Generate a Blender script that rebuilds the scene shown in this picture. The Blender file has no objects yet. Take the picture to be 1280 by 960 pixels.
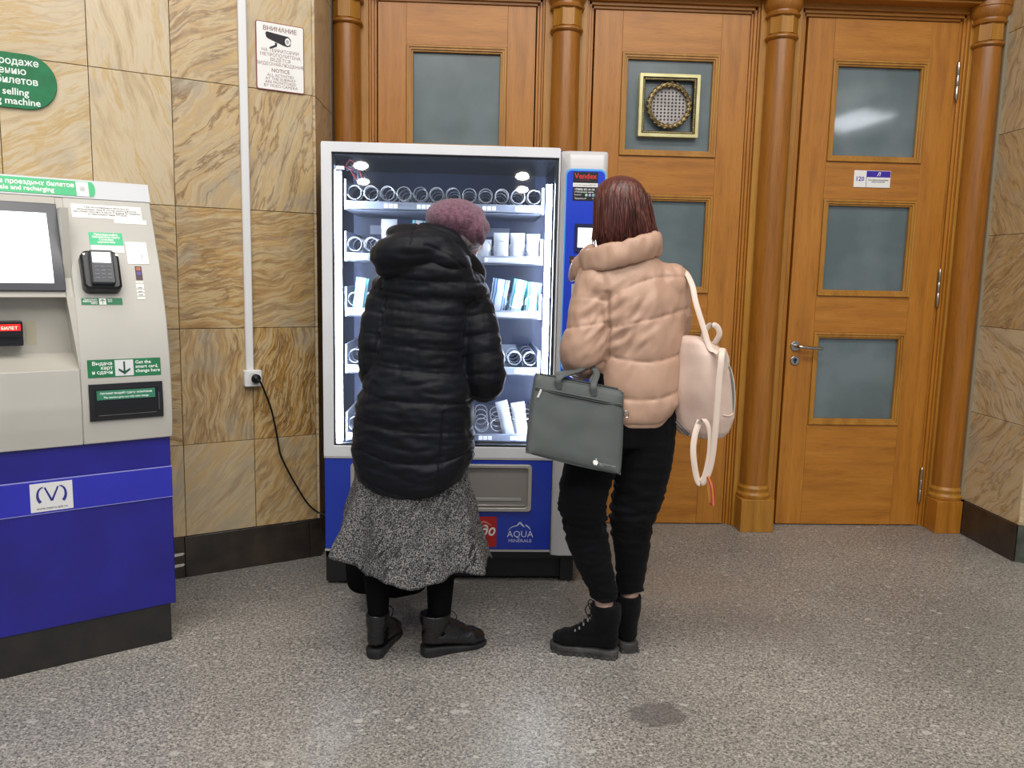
import bpy, bmesh, math, random
import numpy as np
from mathutils import Vector, Matrix, Euler, noise
C = bpy.context.scene.collection
PI = math.pi
R = math.radians
random.seed(7)

# ------------------------------------------------------------------ camera, world, lights, exposure
CAM_H = 1.32
def camera_axes(pitch=R(7.74), roll=R(1.24), yaw=R(2.72)):
    f = Vector((0, math.cos(pitch), -math.sin(pitch))); r = Vector((1, 0, 0)); u = r.cross(f)
    c, s = math.cos(roll), math.sin(roll)
    Z = Matrix.Rotation(-yaw, 3, 'Z')
    return Z @ (r * c + u * s), Z @ (u * c - r * s), Z @ f
cr, cu, cf = camera_axes()
cd = bpy.data.cameras.new('camera')
cam = bpy.data.objects.new('camera', cd); C.objects.link(cam)
cam.matrix_world = Matrix(((cr.x, cu.x, -cf.x, 0), (cr.y, cu.y, -cf.y, 0), (cr.z, cu.z, -cf.z, CAM_H), (0, 0, 0, 1)))
cd.sensor_width = 36; cd.lens = 36 * 1013.5 / 1280; cd.clip_start = .05
sc = bpy.context.scene
sc.camera = cam
w = bpy.data.worlds.new('world'); sc.world = w; w.use_nodes = True
w.node_tree.nodes['Background'].inputs[0].default_value = (.80, .88, 1, 1)
w.node_tree.nodes['Background'].inputs[1].default_value = .30
def area(name, loc, rot, sx, sy, power, col):
    l = bpy.data.lights.new(name, 'AREA'); l.shape = 'RECTANGLE'; l.size = sx; l.size_y = sy; l.energy = power; l.color = col
    o = bpy.data.objects.new(name, l); C.objects.link(o); o.location = loc; o.rotation_euler = rot
    return o
area('hall_ceiling_light', (.1, 1.3, 4.45), (0, 0, 0), 5.0, .8, 120, (1, .965, .92))
area('hall_ceiling_light', (.3, -2.0, 4.45), (R(12), 0, 0), 6.0, 1.4, 190, (1, .965, .92))
sc.view_settings.view_transform = 'Standard'; sc.view_settings.look = 'None'
sc.view_settings.gamma = 1; sc.view_settings.exposure = 0.4
sc.view_settings.use_curve_mapping = False

# ------------------------------------------------------------------ helpers
def srgb(h, a=1):
    if isinstance(h, str):
        v = [int(h[i:i + 2], 16) / 255 for i in (0, 2, 4)]
    else: v = [x / 255 for x in h]
    return tuple(x / 12.92 if x <= .04045 else ((x + .055) / 1.055) ** 2.4 for x in v) + (a,)
MATS = {}
def mat(name, col='808080', rough=.5, metal=0, **k):
    if name in MATS: return MATS[name]
    m = bpy.data.materials.new(name); m.use_nodes = True; MATS[name] = m
    b = m.node_tree.nodes['Principled BSDF']
    b.inputs['Base Color'].default_value = srgb(col); b.inputs['Roughness'].default_value = rough
    b.inputs['Metallic'].default_value = metal
    for key, v in k.items():
        key = key.replace('_', ' ')
        b.inputs[key].default_value = v
    return m
def nodes(m):
    nt = m.node_tree
    def N(t, **k):
        n = nt.nodes.new(t)
        for a, v in k.items():
            if a.startswith('i_'): n.inputs[int(a[2:])].default_value = v
            else: setattr(n, a, v)
        return n
    return nt, N, nt.links.new, nt.nodes['Principled BSDF']
def ramp(N, stops, interp='LINEAR'):
    r = N('ShaderNodeValToRGB'); cr_ = r.color_ramp; cr_.interpolation = interp
    while len(cr_.elements) < len(stops): cr_.elements.new(.5)
    for e, (p, c) in zip(cr_.elements, stops):
        e.position = p; e.color = srgb(c) if isinstance(c, str) else c
    return r
def noisy(name, c1, c2, scale=8, rough=.5, bump=0, bscale=60, detail=4, metal=0, stretch=(1, 1, 1), **k):
    """plain procedural surface: two tones mixed by noise and a little relief"""
    if name in MATS: return MATS[name]
    m = mat(name, c1, rough, metal, **k); nt, N, L, b = nodes(m)
    tc = N('ShaderNodeTexCoord'); mp = N('ShaderNodeMapping'); mp.inputs['Scale'].default_value = stretch
    L(tc.outputs['Object'], mp.inputs[0])
    n = N('ShaderNodeTexNoise'); n.inputs['Scale'].default_value = scale; n.inputs['Detail'].default_value = detail
    L(mp.outputs[0], n.inputs['Vector'])
    r = ramp(N, [(.35, c1), (.65, c2)]); L(n.outputs['Fac'], r.inputs[0]); L(r.outputs[0], b.inputs['Base Color'])
    if bump:
        n2 = N('ShaderNodeTexNoise'); n2.inputs['Scale'].default_value = bscale; n2.inputs['Detail'].default_value = 5
        L(mp.outputs[0], n2.inputs['Vector'])
        bp = N('ShaderNodeBump'); bp.inputs['Strength'].default_value = bump; bp.inputs['Distance'].default_value = .01
        L(n2.outputs['Fac'], bp.inputs['Height']); L(bp.outputs[0], b.inputs['Normal'])
    return m
def emit(name, col, strength):
    m = mat(name, col, .5); b = m.node_tree.nodes['Principled BSDF']
    b.inputs['Emission Color'].default_value = srgb(col); b.inputs['Emission Strength'].default_value = strength
    return m

def link(name, me, m, parent=None, smooth=True, angle=35):
    o = bpy.data.objects.new(name, me); C.objects.link(o)
    if m is not None and len(me.materials) == 0: me.materials.append(m)
    if smooth:
        me.polygons.foreach_set('use_smooth', [True] * len(me.polygons))
        if angle < 180: me.set_sharp_from_angle(angle=R(angle))
    if parent is not None: o.parent = parent
    return o
def part(name, bm, m, parent=None, smooth=True, angle=35, bevel=0, loc=None, label=None):
    me = bpy.data.meshes.new(name); bm.to_mesh(me); bm.free()
    o = link(name, me, m, parent, smooth, angle)
    if bevel:
        b = o.modifiers.new('bevel', 'BEVEL'); b.width = bevel; b.segments = 2; b.limit_method = 'ANGLE'; b.angle_limit = R(40)
    if loc is not None: o.location = loc
    if label: o['label'] = label
    return o
def tag(o, label, cat, group=None):
    o['label'] = label; o['category'] = cat
    if group: o['group'] = group
    return o
def struct(o): o['kind'] = 'structure'; return o
def empty(name, loc=(0, 0, 0), rz=0, parent=None):
    o = bpy.data.objects.new(name, None); C.objects.link(o); o.location = loc; o.rotation_euler = (0, 0, rz)
    o.empty_display_size = .1
    if parent is not None: o.parent = parent
    return o
def bx(bm, x0, x1, y0, y1, z0, z1):
    v = [bm.verts.new(p) for p in ((x0, y0, z0), (x1, y0, z0), (x1, y1, z0), (x0, y1, z0), (x0, y0, z1), (x1, y0, z1), (x1, y1, z1), (x0, y1, z1))]
    for f in ((3, 2, 1, 0), (4, 5, 6, 7), (0, 1, 5, 4), (1, 2, 6, 5), (2, 3, 7, 6), (3, 0, 4, 7)): bm.faces.new([v[i] for i in f])
    return bm
def box(*a): return bx(bmesh.new(), *a)
def prism(bm, pts, y0, y1):
    """polygon in x,z (counter-clockwise seen from -y) extruded from y0 (front) to y1"""
    a = [bm.verts.new((x, y0, z)) for x, z in pts]; b = [bm.verts.new((x, y1, z)) for x, z in pts]
    n = len(pts); bm.faces.new(a); bm.faces.new(b[::-1])
    for i in range(n): bm.faces.new((a[i], b[i], b[(i + 1) % n], a[(i + 1) % n]))
    return bm
def rrect(x0, x1, z0, z1, r, n=5):
    p = []
    for cx, cz, a0 in ((x1 - r, z0 + r, -90), (x1 - r, z1 - r, 0), (x0 + r, z1 - r, 90), (x0 + r, z0 + r, 180)):
        for i in range(n + 1):
            a = R(a0 + 90 * i / n); p.append((cx + r * math.cos(a), cz + r * math.sin(a)))
    return p
def frame_ring(bm, outer, inner, y0, y1):
    """ring between two outlines of equal point count, extruded"""
    n = len(outer)
    A = [bm.verts.new((x, y0, z)) for x, z in outer]; B = [bm.verts.new((x, y0, z)) for x, z in inner]
    A2 = [bm.verts.new((x, y1, z)) for x, z in outer]; B2 = [bm.verts.new((x, y1, z)) for x, z in inner]
    for i in range(n):
        j = (i + 1) % n
        bm.faces.new((A[i], A[j], B[j], B[i])); bm.faces.new((A2[j], A2[i], B2[i], B2[j]))
        bm.faces.new((A[j], A[i], A2[i], A2[j])); bm.faces.new((B[i], B[j], B2[j], B2[i]))
    return bm
def spline(pts, n):
    P = [np.array(p, float) for p in pts]; P = [2 * P[0] - P[1]] + P + [2 * P[-1] - P[-2]]
    out = []
    for i in range(1, len(P) - 2):
        for k in range(n):
            t = k / n
            out.append(.5 * (2 * P[i] + (P[i + 1] - P[i - 1]) * t + (2 * P[i - 1] - 5 * P[i] + 4 * P[i + 1] - P[i + 2]) * t * t + (3 * P[i] - P[i - 1] - 3 * P[i + 1] + P[i + 2]) * t ** 3))
    out.append(P[-2]); return out
def tube(bm, pts, rad, seg=8, smooth=0, cap=True, round_cap=False, flat=None):
    """pts: list of xyz, rad: number or list; smooth = subdivisions of a spline through pts;
    flat=(a,b,vec): elliptical section, a along vec"""
    if not hasattr(rad, '__len__'): rad = [rad] * len(pts)
    Q = [tuple(p) + (r,) for p, r in zip(pts, rad)]
    if smooth: Q = [tuple(q) for q in spline(Q, smooth)]
    pts = [Vector(q[:3]) for q in Q]; rad = [max(q[3], 1e-4) for q in Q]
    if round_cap:
        d0 = (pts[0] - pts[1]).normalized(); d1 = (pts[-1] - pts[-2]).normalized()
        p0, r0, p1, r1 = pts[0], rad[0], pts[-1], rad[-1]
        pre = [(p0 + d0 * r0 * math.sin(a), r0 * math.cos(a)) for a in (R(80), R(55), R(28))]
        post = [(p1 + d1 * r1 * math.sin(a), r1 * math.cos(a)) for a in (R(28), R(55), R(80))]
        pts = [p for p, _ in pre] + pts + [p for p, _ in post]; rad = [r for _, r in pre] + rad + [r for _, r in post]
    n = len(pts); rings = []
    up = None
    for i in range(n):
        t = (pts[min(i + 1, n - 1)] - pts[max(i - 1, 0)])
        if t.length < 1e-9: t = Vector((0, 0, 1))
        t.normalize()
        if flat is not None: up = Vector(flat[2])
        elif up is None: up = Vector((0, 0, 1)) if abs(t.z) < .9 else Vector((0, 1, 0))
        a = up - t * up.dot(t)
        if a.length < 1e-5: a = Vector((1, 0, 0)) - t * t.x
        a.normalize(); b = t.cross(a); up = a
        fa, fb = (flat[0], flat[1]) if flat else (1, 1)
        rings.append([bm.verts.new(pts[i] + (a * math.cos(2 * PI * k / seg) * fa + b * math.sin(2 * PI * k / seg) * fb) * rad[i]) for k in range(seg)])
    for i in range(n - 1):
        for k in range(seg):
            bm.faces.new((rings[i][k], rings[i][(k + 1) % seg], rings[i + 1][(k + 1) % seg], rings[i + 1][k]))
    if cap: bm.faces.new(rings[0][::-1]); bm.faces.new(rings[-1])
    return bm
def lathe(bm, prof, seg=24, c=(0, 0), cap=True, a0=0):
    """prof: list of (radius, z) bottom to top around vertical axis at c"""
    rings = [[bm.verts.new((c[0] + r * math.cos(a0 + 2 * PI * k / seg), c[1] + r * math.sin(a0 + 2 * PI * k / seg), z)) for k in range(seg)] for r, z in prof]
    for i in range(len(rings) - 1):
        for k in range(seg):
            bm.faces.new((rings[i][k], rings[i][(k + 1) % seg], rings[i + 1][(k + 1) % seg], rings[i + 1][k]))
    if cap: bm.faces.new(rings[0][::-1]); bm.faces.new(rings[-1])
    return bm
def ellipsoid(bm, c, r, rot=(0, 0, 0), u=20, v=12):
    m = Matrix.Translation(c) @ Euler([R(a) for a in rot]).to_matrix().to_4x4() @ Matrix.Diagonal((*r, 1))
    bmesh.ops.create_uvsphere(bm, u_segments=u, v_segments=v, radius=1, matrix=m); return bm
def disc_y(bm, cx, cz, r, y0, y1, seg=24, sx=1):
    return prism(bm, [(cx + sx * r * math.cos(2 * PI * i / seg), cz + r * math.sin(2 * PI * i / seg)) for i in range(seg)], y0, y1)
def text(body, size, x, z, y, m, parent, name='lettering', align='LEFT', shear=0, bold=0, fmap=None, sx=1, th=.0006, space=1):
    """flat raised print in the x,z plane of its parent, facing -y"""
    cu_ = bpy.data.curves.new('t', 'FONT'); cu_.body = body; cu_.size = size; cu_.align_x = align; cu_.shear = shear
    cu_.resolution_u = 2; cu_.offset = bold; cu_.space_line = space
    t = bpy.data.objects.new('t', cu_); C.objects.link(t)
    dg = bpy.context.evaluated_depsgraph_get(); me = bpy.data.meshes.new_from_object(t.evaluated_get(dg))
    bpy.data.objects.remove(t)
    for v in me.vertices:
        px_, pz_ = v.co.x * sx + x, v.co.y + z
        v.co = fmap(px_, pz_, y) if fmap else Vector((px_, y, pz_))
    me.materials.clear()
    return link(name, me, m, parent, smooth=False)

def remesh(bm, voxel, smooth=4, name='shape'):
    me = bpy.data.meshes.new(name); bm.to_mesh(me); bm.free()
    o = bpy.data.objects.new('tmp', me); C.objects.link(o)
    md = o.modifiers.new('r', 'REMESH'); md.mode = 'VOXEL'; md.voxel_size = voxel; md.use_smooth_shade = True
    if smooth:
        s = o.modifiers.new('s', 'SMOOTH'); s.iterations = smooth; s.factor = .5
    dg = bpy.context.evaluated_depsgraph_get(); out = bpy.data.meshes.new_from_object(o.evaluated_get(dg))
    bpy.data.objects.remove(o); bpy.data.meshes.remove(me); out.name = name
    return out
def getv(me):
    v = np.empty(len(me.vertices) * 3); me.vertices.foreach_get('co', v)
    n = np.empty(len(me.vertices) * 3); me.vertices.foreach_get('normal', n)
    return v.reshape(-1, 3), n.reshape(-1, 3)
def setv(me, v): me.vertices.foreach_set('co', v.ravel()); me.update()
def nz(v, scale, seed=0, stretch=(1, 1, 1)):
    s = np.array(stretch) * scale
    return np.array([noise.noise(Vector(p * s) + Vector((seed, seed * 2.3, seed * .7))) for p in v])

# ------------------------------------------------------------------ materials
def marble():
    m = mat('marble_tile', 'c9ab7a', .28); nt, N, L, b = nodes(m)
    tc = N('ShaderNodeTexCoord'); oi = N('ShaderNodeObjectInfo')
    sep = N('ShaderNodeSeparateColor'); L(oi.outputs['Color'], sep.inputs[0])
    rot = N('ShaderNodeVectorRotate', rotation_type='Y_AXIS')
    ang = N('ShaderNodeMath', operation='MULTIPLY'); ang.inputs[1].default_value = 6.283
    L(sep.outputs[2], ang.inputs[0]); L(tc.outputs['Object'], rot.inputs['Vector']); L(ang.outputs[0], rot.inputs['Angle'])
    off = N('ShaderNodeMath', operation='MULTIPLY'); off.inputs[1].default_value = 37.0; L(oi.outputs['Random'], off.inputs[0])
    add = N('ShaderNodeVectorMath', operation='ADD'); L(rot.outputs[0], add.inputs[0]); L(off.outputs[0], add.inputs[1])
    # warp
    n1 = N('ShaderNodeTexNoise'); n1.inputs['Scale'].default_value = 3.0; n1.inputs['Detail'].default_value = 2; n1.inputs['Distortion'].default_value = .3
    L(add.outputs[0], n1.inputs['Vector'])
    w1 = N('ShaderNodeVectorMath', operation='SCALE'); L(n1.outputs['Color'], w1.inputs[0])
    wk = N('ShaderNodeMath', operation='MULTIPLY_ADD'); wk.inputs[1].default_value = .2; wk.inputs[2].default_value = .07; L(sep.outputs[1], wk.inputs[0]); L(wk.outputs[0], w1.inputs['Scale'])
    a2 = N('ShaderNodeVectorMath', operation='ADD'); L(add.outputs[0], a2.inputs[0]); L(w1.outputs[0], a2.inputs[1])
    mp = N('ShaderNodeMapping'); mp.inputs['Scale'].default_value = (1.0, 1, 8); L(a2.outputs[0], mp.inputs[0])
    n2 = N('ShaderNodeTexNoise'); n2.inputs['Scale'].default_value = 1.5; n2.inputs['Detail'].default_value = 10; n2.inputs['Roughness'].default_value = .68
    L(mp.outputs[0], n2.inputs['Vector'])
    pale = ramp(N, [(.30, 'a99474'), (.42, 'c9b592'), (.5, 'd2c3a6'), (.55, 'c2a471'), (.6, 'd0c0a2'), (.75, 'aba08c')])
    rich = ramp(N, [(.26, '6e5232'), (.36, '96703c'), (.42, 'b8935c'), (.46, 'c4ab7c'), (.49, '8a6638'), (.52, 'b58c4c'), (.57, 'c6b088'), (.62, '98784a'), (.68, 'b69a68'), (.8, '9a8660')])
    L(n2.outputs['Fac'], pale.inputs[0]); L(n2.outputs['Fac'], rich.inputs[0])
    mx = N('ShaderNodeMix', data_type='RGBA'); L(sep.outputs[0], mx.inputs[0]); L(pale.outputs[0], mx.inputs[6]); L(rich.outputs[0], mx.inputs[7])
    # thin dark veins
    wv = N('ShaderNodeTexNoise'); wv.inputs['Scale'].default_value = 2.3; wv.inputs['Detail'].default_value = 6; wv.inputs['Roughness'].default_value = .55
    mp2 = N('ShaderNodeMapping'); mp2.inputs['Scale'].default_value = (1.2, 1, 7); mp2.inputs['Location'].default_value = (3, 5, 1); L(a2.outputs[0], mp2.inputs[0]); L(mp2.outputs[0], wv.inputs['Vector'])
    sb = N('ShaderNodeMath', operation='SUBTRACT'); sb.inputs[1].default_value = .5; L(wv.outputs['Fac'], sb.inputs[0])
    ab = N('ShaderNodeMath', operation='ABSOLUTE'); L(sb.outputs[0], ab.inputs[0])
    vr = ramp(N, [(0, (1, 1, 1, 1)), (.012, (.6, .6, .6, 1)), (.03, (0, 0, 0, 1))]); L(ab.outputs[0], vr.inputs[0])
    vm = N('ShaderNodeMath', operation='MULTIPLY'); L(vr.outputs[0], vm.inputs[0]); L(sep.outputs[1], vm.inputs[1])
    mx2 = N('ShaderNodeMix', data_type='RGBA'); mx2.inputs[7].default_value = srgb('6b4a28'); L(vm.outputs[0], mx2.inputs[0]); L(mx.outputs[2], mx2.inputs[6])
    # grey cloud patches and pits
    n3 = N('ShaderNodeTexNoise'); n3.inputs['Scale'].default_value = 5; L(add.outputs[0], n3.inputs['Vector'])
    r3 = ramp(N, [(.58, (0, 0, 0, 1)), (.72, (.55, .55, .55, 1))]); L(n3.outputs['Fac'], r3.inputs[0])
    mx3 = N('ShaderNodeMix', data_type='RGBA'); mx3.inputs[7].default_value = srgb('a49c8c'); L(r3.outputs[0], mx3.inputs[0]); L(mx2.outputs[2], mx3.inputs[6])
    L(mx3.outputs[2], b.inputs['Base Color'])
    bp = N('ShaderNodeBump'); bp.inputs['Strength'].default_value = .12; bp.inputs['Distance'].default_value = .004
    L(n2.outputs['Fac'], bp.inputs['Height']); L(bp.outputs[0], b.inputs['Normal'])
    return m
MARBLE = marble()
def wood(name, c=('a2662a', 'b97a34', 'c58a44'), rough=.36, horizontal=False):
    m = mat(name, c[1], rough); nt, N, L, b = nodes(m)
    tc = N('ShaderNodeTexCoord'); mp = N('ShaderNodeMapping'); mp.inputs['Scale'].default_value = (2.2, 20, 20) if horizontal else (20, 20, 1.6)
    L(tc.outputs['Object'], mp.inputs[0])
    n = N('ShaderNodeTexNoise'); n.inputs['Scale'].default_value = 1.1; n.inputs['Detail'].default_value = 6; n.inputs['Distortion'].default_value = .5; L(mp.outputs[0], n.inputs['Vector'])
    r = ramp(N, [(.3, c[0]), (.5, c[1]), (.72, c[2])]); L(n.outputs['Fac'], r.inputs[0])
    mp2 = N('ShaderNodeMapping'); mp2.inputs['Scale'].default_value = (9, 160, 160) if horizontal else (160, 160, 7); L(tc.outputs['Object'], mp2.inputs[0])
    n2 = N('ShaderNodeTexNoise'); n2.inputs['Scale'].default_value = 1.5; n2.inputs['Detail'].default_value = 3; L(mp2.outputs[0], n2.inputs['Vector'])
    r2 = ramp(N, [(.32, '8f6030'), (.47, 'ffffff')]); L(n2.outputs['Fac'], r2.inputs[0])
    mx = N('ShaderNodeMix', data_type='RGBA', blend_type='MULTIPLY'); mx.inputs[0].default_value = .28
    L(r.outputs[0], mx.inputs[6]); L(r2.outputs[0], mx.inputs[7]); L(mx.outputs[2], b.inputs['Base Color'])
    bp = N('ShaderNodeBump'); bp.inputs['Strength'].default_value = .1; bp.inputs['Distance'].default_value = .002; L(n2.outputs['Fac'], bp.inputs['Height']); L(bp.outputs[0], b.inputs['Normal'])
    return m
OAK = wood('oak', ('9e641e', 'b07225', 'ba7c2c'), rough=.34)
OAKH = wood('oak_rail', ('9e641e', 'b07225', 'bb7d2d'), horizontal=True)
OAKD = wood('oak_turned', ('88551c', '9c6322', 'a86f2a'), rough=.28)
OAKB = wood('oak_board', ('9c6820', 'ac7728', 'b68230'), rough=.38)
def floor_mat():
    m = mat('speckled_stone', '8f8a84', .36); nt, N, L, b = nodes(m)
    tc = N('ShaderNodeTexCoord')
    v = N('ShaderNodeTexVoronoi'); v.inputs['Scale'].default_value = 210; L(tc.outputs['Object'], v.inputs['Vector'])
    sp = N('ShaderNodeSeparateColor'); L(v.outputs['Color'], sp.inputs[0])
    n = N('ShaderNodeTexNoise'); n.inputs['Scale'].default_value = 95; n.inputs['Detail'].default_value = 5; n.inputs['Roughness'].default_value = .8; L(tc.outputs['Object'], n.inputs['Vector'])
    r1 = ramp(N, [(.0, '323234'), (.25, '666667'), (.5, '979795'), (.8, 'b8b7b3'), (1, 'd6d5d0')]); L(sp.outputs[0], r1.inputs[0])
    r2 = ramp(N, [(.38, '343436'), (.46, '888887'), (.55, 'a9a8a4'), (.64, 'd4d3cf')]); L(n.outputs['Fac'], r2.inputs[0])
    mx = N('ShaderNodeMix', data_type='RGBA'); mx.inputs[0].default_value = .5; L(r1.outputs[0], mx.inputs[6]); L(r2.outputs[0], mx.inputs[7])
    # large soft tone
    n2 = N('ShaderNodeTexNoise'); n2.inputs['Scale'].default_value = 1.3; n2.inputs['Detail'].default_value = 3; L(tc.outputs['Object'], n2.inputs['Vector'])
    r3 = ramp(N, [(.35, 'd8d4d0'), (.65, 'f6f0e8')]); L(n2.outputs['Fac'], r3.inputs[0])
    mm = N('ShaderNodeMix', data_type='RGBA', blend_type='MULTIPLY'); mm.inputs[0].default_value = 1; L(mx.outputs[2], mm.inputs[6]); L(r3.outputs[0], mm.inputs[7])
    prev = mm.outputs[2]
    # pale pebbles
    for scale, thr, colr, seed in ((8, .08, 'b4b2ae', 0), (19, .13, 'c0bdb6', 4), (30, .13, 'c8c5be', 9), (15, .07, '7a7674', 13)):
        mp = N('ShaderNodeMapping'); mp.inputs['Location'].default_value = (seed, seed * .7, 0); mp.inputs['Scale'].default_value = (1, 1.25, 1); L(tc.outputs['Object'], mp.inputs[0])
        wv = N('ShaderNodeTexNoise'); wv.inputs['Scale'].default_value = 60; L(mp.outputs[0], wv.inputs['Vector'])
        ws = N('ShaderNodeVectorMath', operation='SCALE'); ws.inputs['Scale'].default_value = .018; L(wv.outputs['Color'], ws.inputs[0])
        wa = N('ShaderNodeVectorMath', operation='ADD'); L(mp.outputs[0], wa.inputs[0]); L(ws.outputs[0], wa.inputs[1])
        vv = N('ShaderNodeTexVoronoi'); vv.inputs['Scale'].default_value = scale; L(wa.outputs[0], vv.inputs['Vector'])
        s2 = N('ShaderNodeSeparateColor'); L(vv.outputs['Color'], s2.inputs[0])
        pick = N('ShaderNodeMath', operation='LESS_THAN'); pick.inputs[1].default_value = .22; L(s2.outputs[1], pick.inputs[0])
        sz = N('ShaderNodeMath', operation='MULTIPLY'); sz.inputs[1].default_value = thr * 2.2; L(s2.outputs[0], sz.inputs[0])
        inside = N('ShaderNodeMath', operation='LESS_THAN'); L(vv.outputs['Distance'], inside.inputs[0]); L(sz.outputs[0], inside.inputs[1])
        mu = N('ShaderNodeMath', operation='MULTIPLY'); L(pick.outputs[0], mu.inputs[0]); L(inside.outputs[0], mu.inputs[1])
        mu2 = N('ShaderNodeMath', operation='MULTIPLY'); mu2.inputs[1].default_value = .5; L(mu.outputs[0], mu2.inputs[0])
        mp3 = N('ShaderNodeMix', data_type='RGBA'); L(mu2.outputs[0], mp3.inputs[0]); L(prev, mp3.inputs[6]); mp3.inputs[7].default_value = srgb(colr)
        prev = mp3.outputs[2]
    # tinted patches: dark round inclusion near the camera, brownish area, two darker areas
    for cx, cy, rx, ry, colr, k in ((.573, 2.288, .09, .068, '524f4e', .62), (.93, 3.3, .5, .3, 'a08c7c', .25), (-1.1, 3.0, .3, .1, '54504c', .3), (1.15, 2.9, .35, .25, '77726e', .3)):
        sb = N('ShaderNodeVectorMath', operation='SUBTRACT'); sb.inputs[1].default_value = (cx, cy, 0); L(tc.outputs['Object'], sb.inputs[0])
        dv = N('ShaderNodeVectorMath', operation='DIVIDE'); dv.inputs[1].default_value = (rx, ry, 1); L(sb.outputs[0], dv.inputs[0])
        ln = N('ShaderNodeVectorMath', operation='LENGTH'); L(dv.outputs[0], ln.inputs[0])
        nn = N('ShaderNodeTexNoise'); nn.inputs['Scale'].default_value = 25; L(tc.outputs['Object'], nn.inputs['Vector'])
        ad = N('ShaderNodeMath', operation='ADD'); L(ln.outputs['Value'], ad.inputs[0]); L(nn.outputs['Fac'], ad.inputs[1])
        lo = 1.35 if k > .5 else .8
        rr = ramp(N, [(lo / 3, (k, k, k, 1)), (1.55 / 3, (0, 0, 0, 1))]); dd = N('ShaderNodeMath', operation='DIVIDE'); dd.inputs[1].default_value = 3; L(ad.outputs[0], dd.inputs[0]); L(dd.outputs[0], rr.inputs[0])
        q = N('ShaderNodeMix', data_type='RGBA'); L(rr.outputs[0], q.inputs[0]); L(prev, q.inputs[6]); q.inputs[7].default_value = srgb(colr); prev = q.outputs[2]
    L(prev, b.inputs['Base Color'])
    bp = N('ShaderNodeBump'); bp.inputs['Strength'].default_value = .08; bp.inputs['Distance'].default_value = .001; L(n.outputs['Fac'], bp.inputs['Height']); L(bp.outputs[0], b.inputs['Normal'])
    return m
FLOORM = floor_mat()
PLINTH = noisy('dark_marble', '2a2420', '3e342d', 9, .3, .1, 40)
PLINTHG = noisy('green_marble', '30352f', '565c52', 14, .3, .1, 40)
VEIN = mat('white_vein', 'cfc8be', .4)
GROUT = mat('grout', '4a4036', .9)
CASE = noisy('beige_grey_steel', 'b5b2aa', 'bdbab2', 3, .42, .03, 300)
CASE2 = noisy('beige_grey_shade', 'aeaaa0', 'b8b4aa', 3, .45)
BLUE = noisy('navy_paint', '1e1b78', '23208a', 5, .32, .03, 200)
BLUE2 = noisy('bright_blue_band', '2a2ca8', '2e31b2', 5, .3)
BLACKP = noisy('black_plinth', '1d1b19', '272422', 12, .5, .1, 80)
BLK = mat('black_plastic', '15161a', .35)
CHAR = mat('charcoal_plastic', '30323a', .3)
WHITE = mat('white_print', 'f2f2ee', .5)
PAPER = mat('white_paper', 'ecebe6', .55)
GRN = mat('green_print', '12774a', .45)
GRN2 = mat('bright_green_print', '22b06e', .4)
GRNS = noisy('green_sign', '106b3e', '14774a', 20, .55)
INK = mat('dark_ink', '4a4850', .6)
RED = mat('red_print', 'b3261e', .5)
WFRAME = noisy('white_lacquer', 'dcdde0', 'e4e5e8', 4, .28)
GREYL = noisy('light_grey_lacquer', 'b2aeaa', 'bab6b2', 4, .35)
VBLUE = noisy('machine_blue', '1634a8', '1a3ab2', 4, .3)
VBLUE2 = mat('control_blue', '1d3fc4', .3)
LBLUE = mat('light_blue_edge', '58a6e8', .3)
INNER = mat('inner_wall', '56648e', .35)
INNERD = mat('inner_dark', '23262e', .3)
STEELW = mat('white_steel', 'b0b8ca', .3)
WIRE = mat('spiral_wire', 'd8dce4', .3, .2)
CHROME = mat('brushed_nickel', 'b8b4ac', .25, 1)
BRASS = noisy('brass', '6a5a38', '9a8862', 30, .35, .25, 90, metal=.85)
BRASSP = noisy('pale_brass', 'c6bd88', 'd6ce9c', 10, .35, metal=.45)
BRASSD = noisy('dark_brass', '2c2414', '5a4824', 60, .5, .3, 200, metal=.6)
def frosted():
    m = mat('frosted_glass', '58625f', .3); nt, N, L, b = nodes(m)
    b.inputs['Coat Weight'].default_value = 1; b.inputs['Coat Roughness'].default_value = .06
    tc = N('ShaderNodeTexCoord'); n = N('ShaderNodeTexNoise'); n.inputs['Scale'].default_value = 3; n.inputs['Detail'].default_value = 6; L(tc.outputs['Object'], n.inputs['Vector'])
    r = ramp(N, [(.4, '566466'), (.62, '6b787b')]); L(n.outputs['Fac'], r.inputs[0]); L(r.outputs[0], b.inputs['Base Color'])
    return m
FROST = frosted()
def window_glass():
    m = bpy.data.materials.new('machine_glass'); m.use_nodes = True; nt = m.node_tree; nt.nodes.clear()
    o = nt.nodes.new('ShaderNodeOutputMaterial'); t = nt.nodes.new('ShaderNodeBsdfTransparent'); t.inputs[0].default_value = (.93, .95, .97, 1)
    g = nt.nodes.new('ShaderNodeBsdfGlossy'); g.inputs['Roughness'].default_value = .02
    f = nt.nodes.new('ShaderNodeFresnel'); f.inputs[0].default_value = 1.6; mx = nt.nodes.new('ShaderNodeMixShader')
    nt.links.new(f.outputs[0], mx.inputs[0]); nt.links.new(t.outputs[0], mx.inputs[1]); nt.links.new(g.outputs[0], mx.inputs[2]); nt.links.new(mx.outputs[0], o.inputs[0])
    return m
VGLASS = window_glass()

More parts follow.
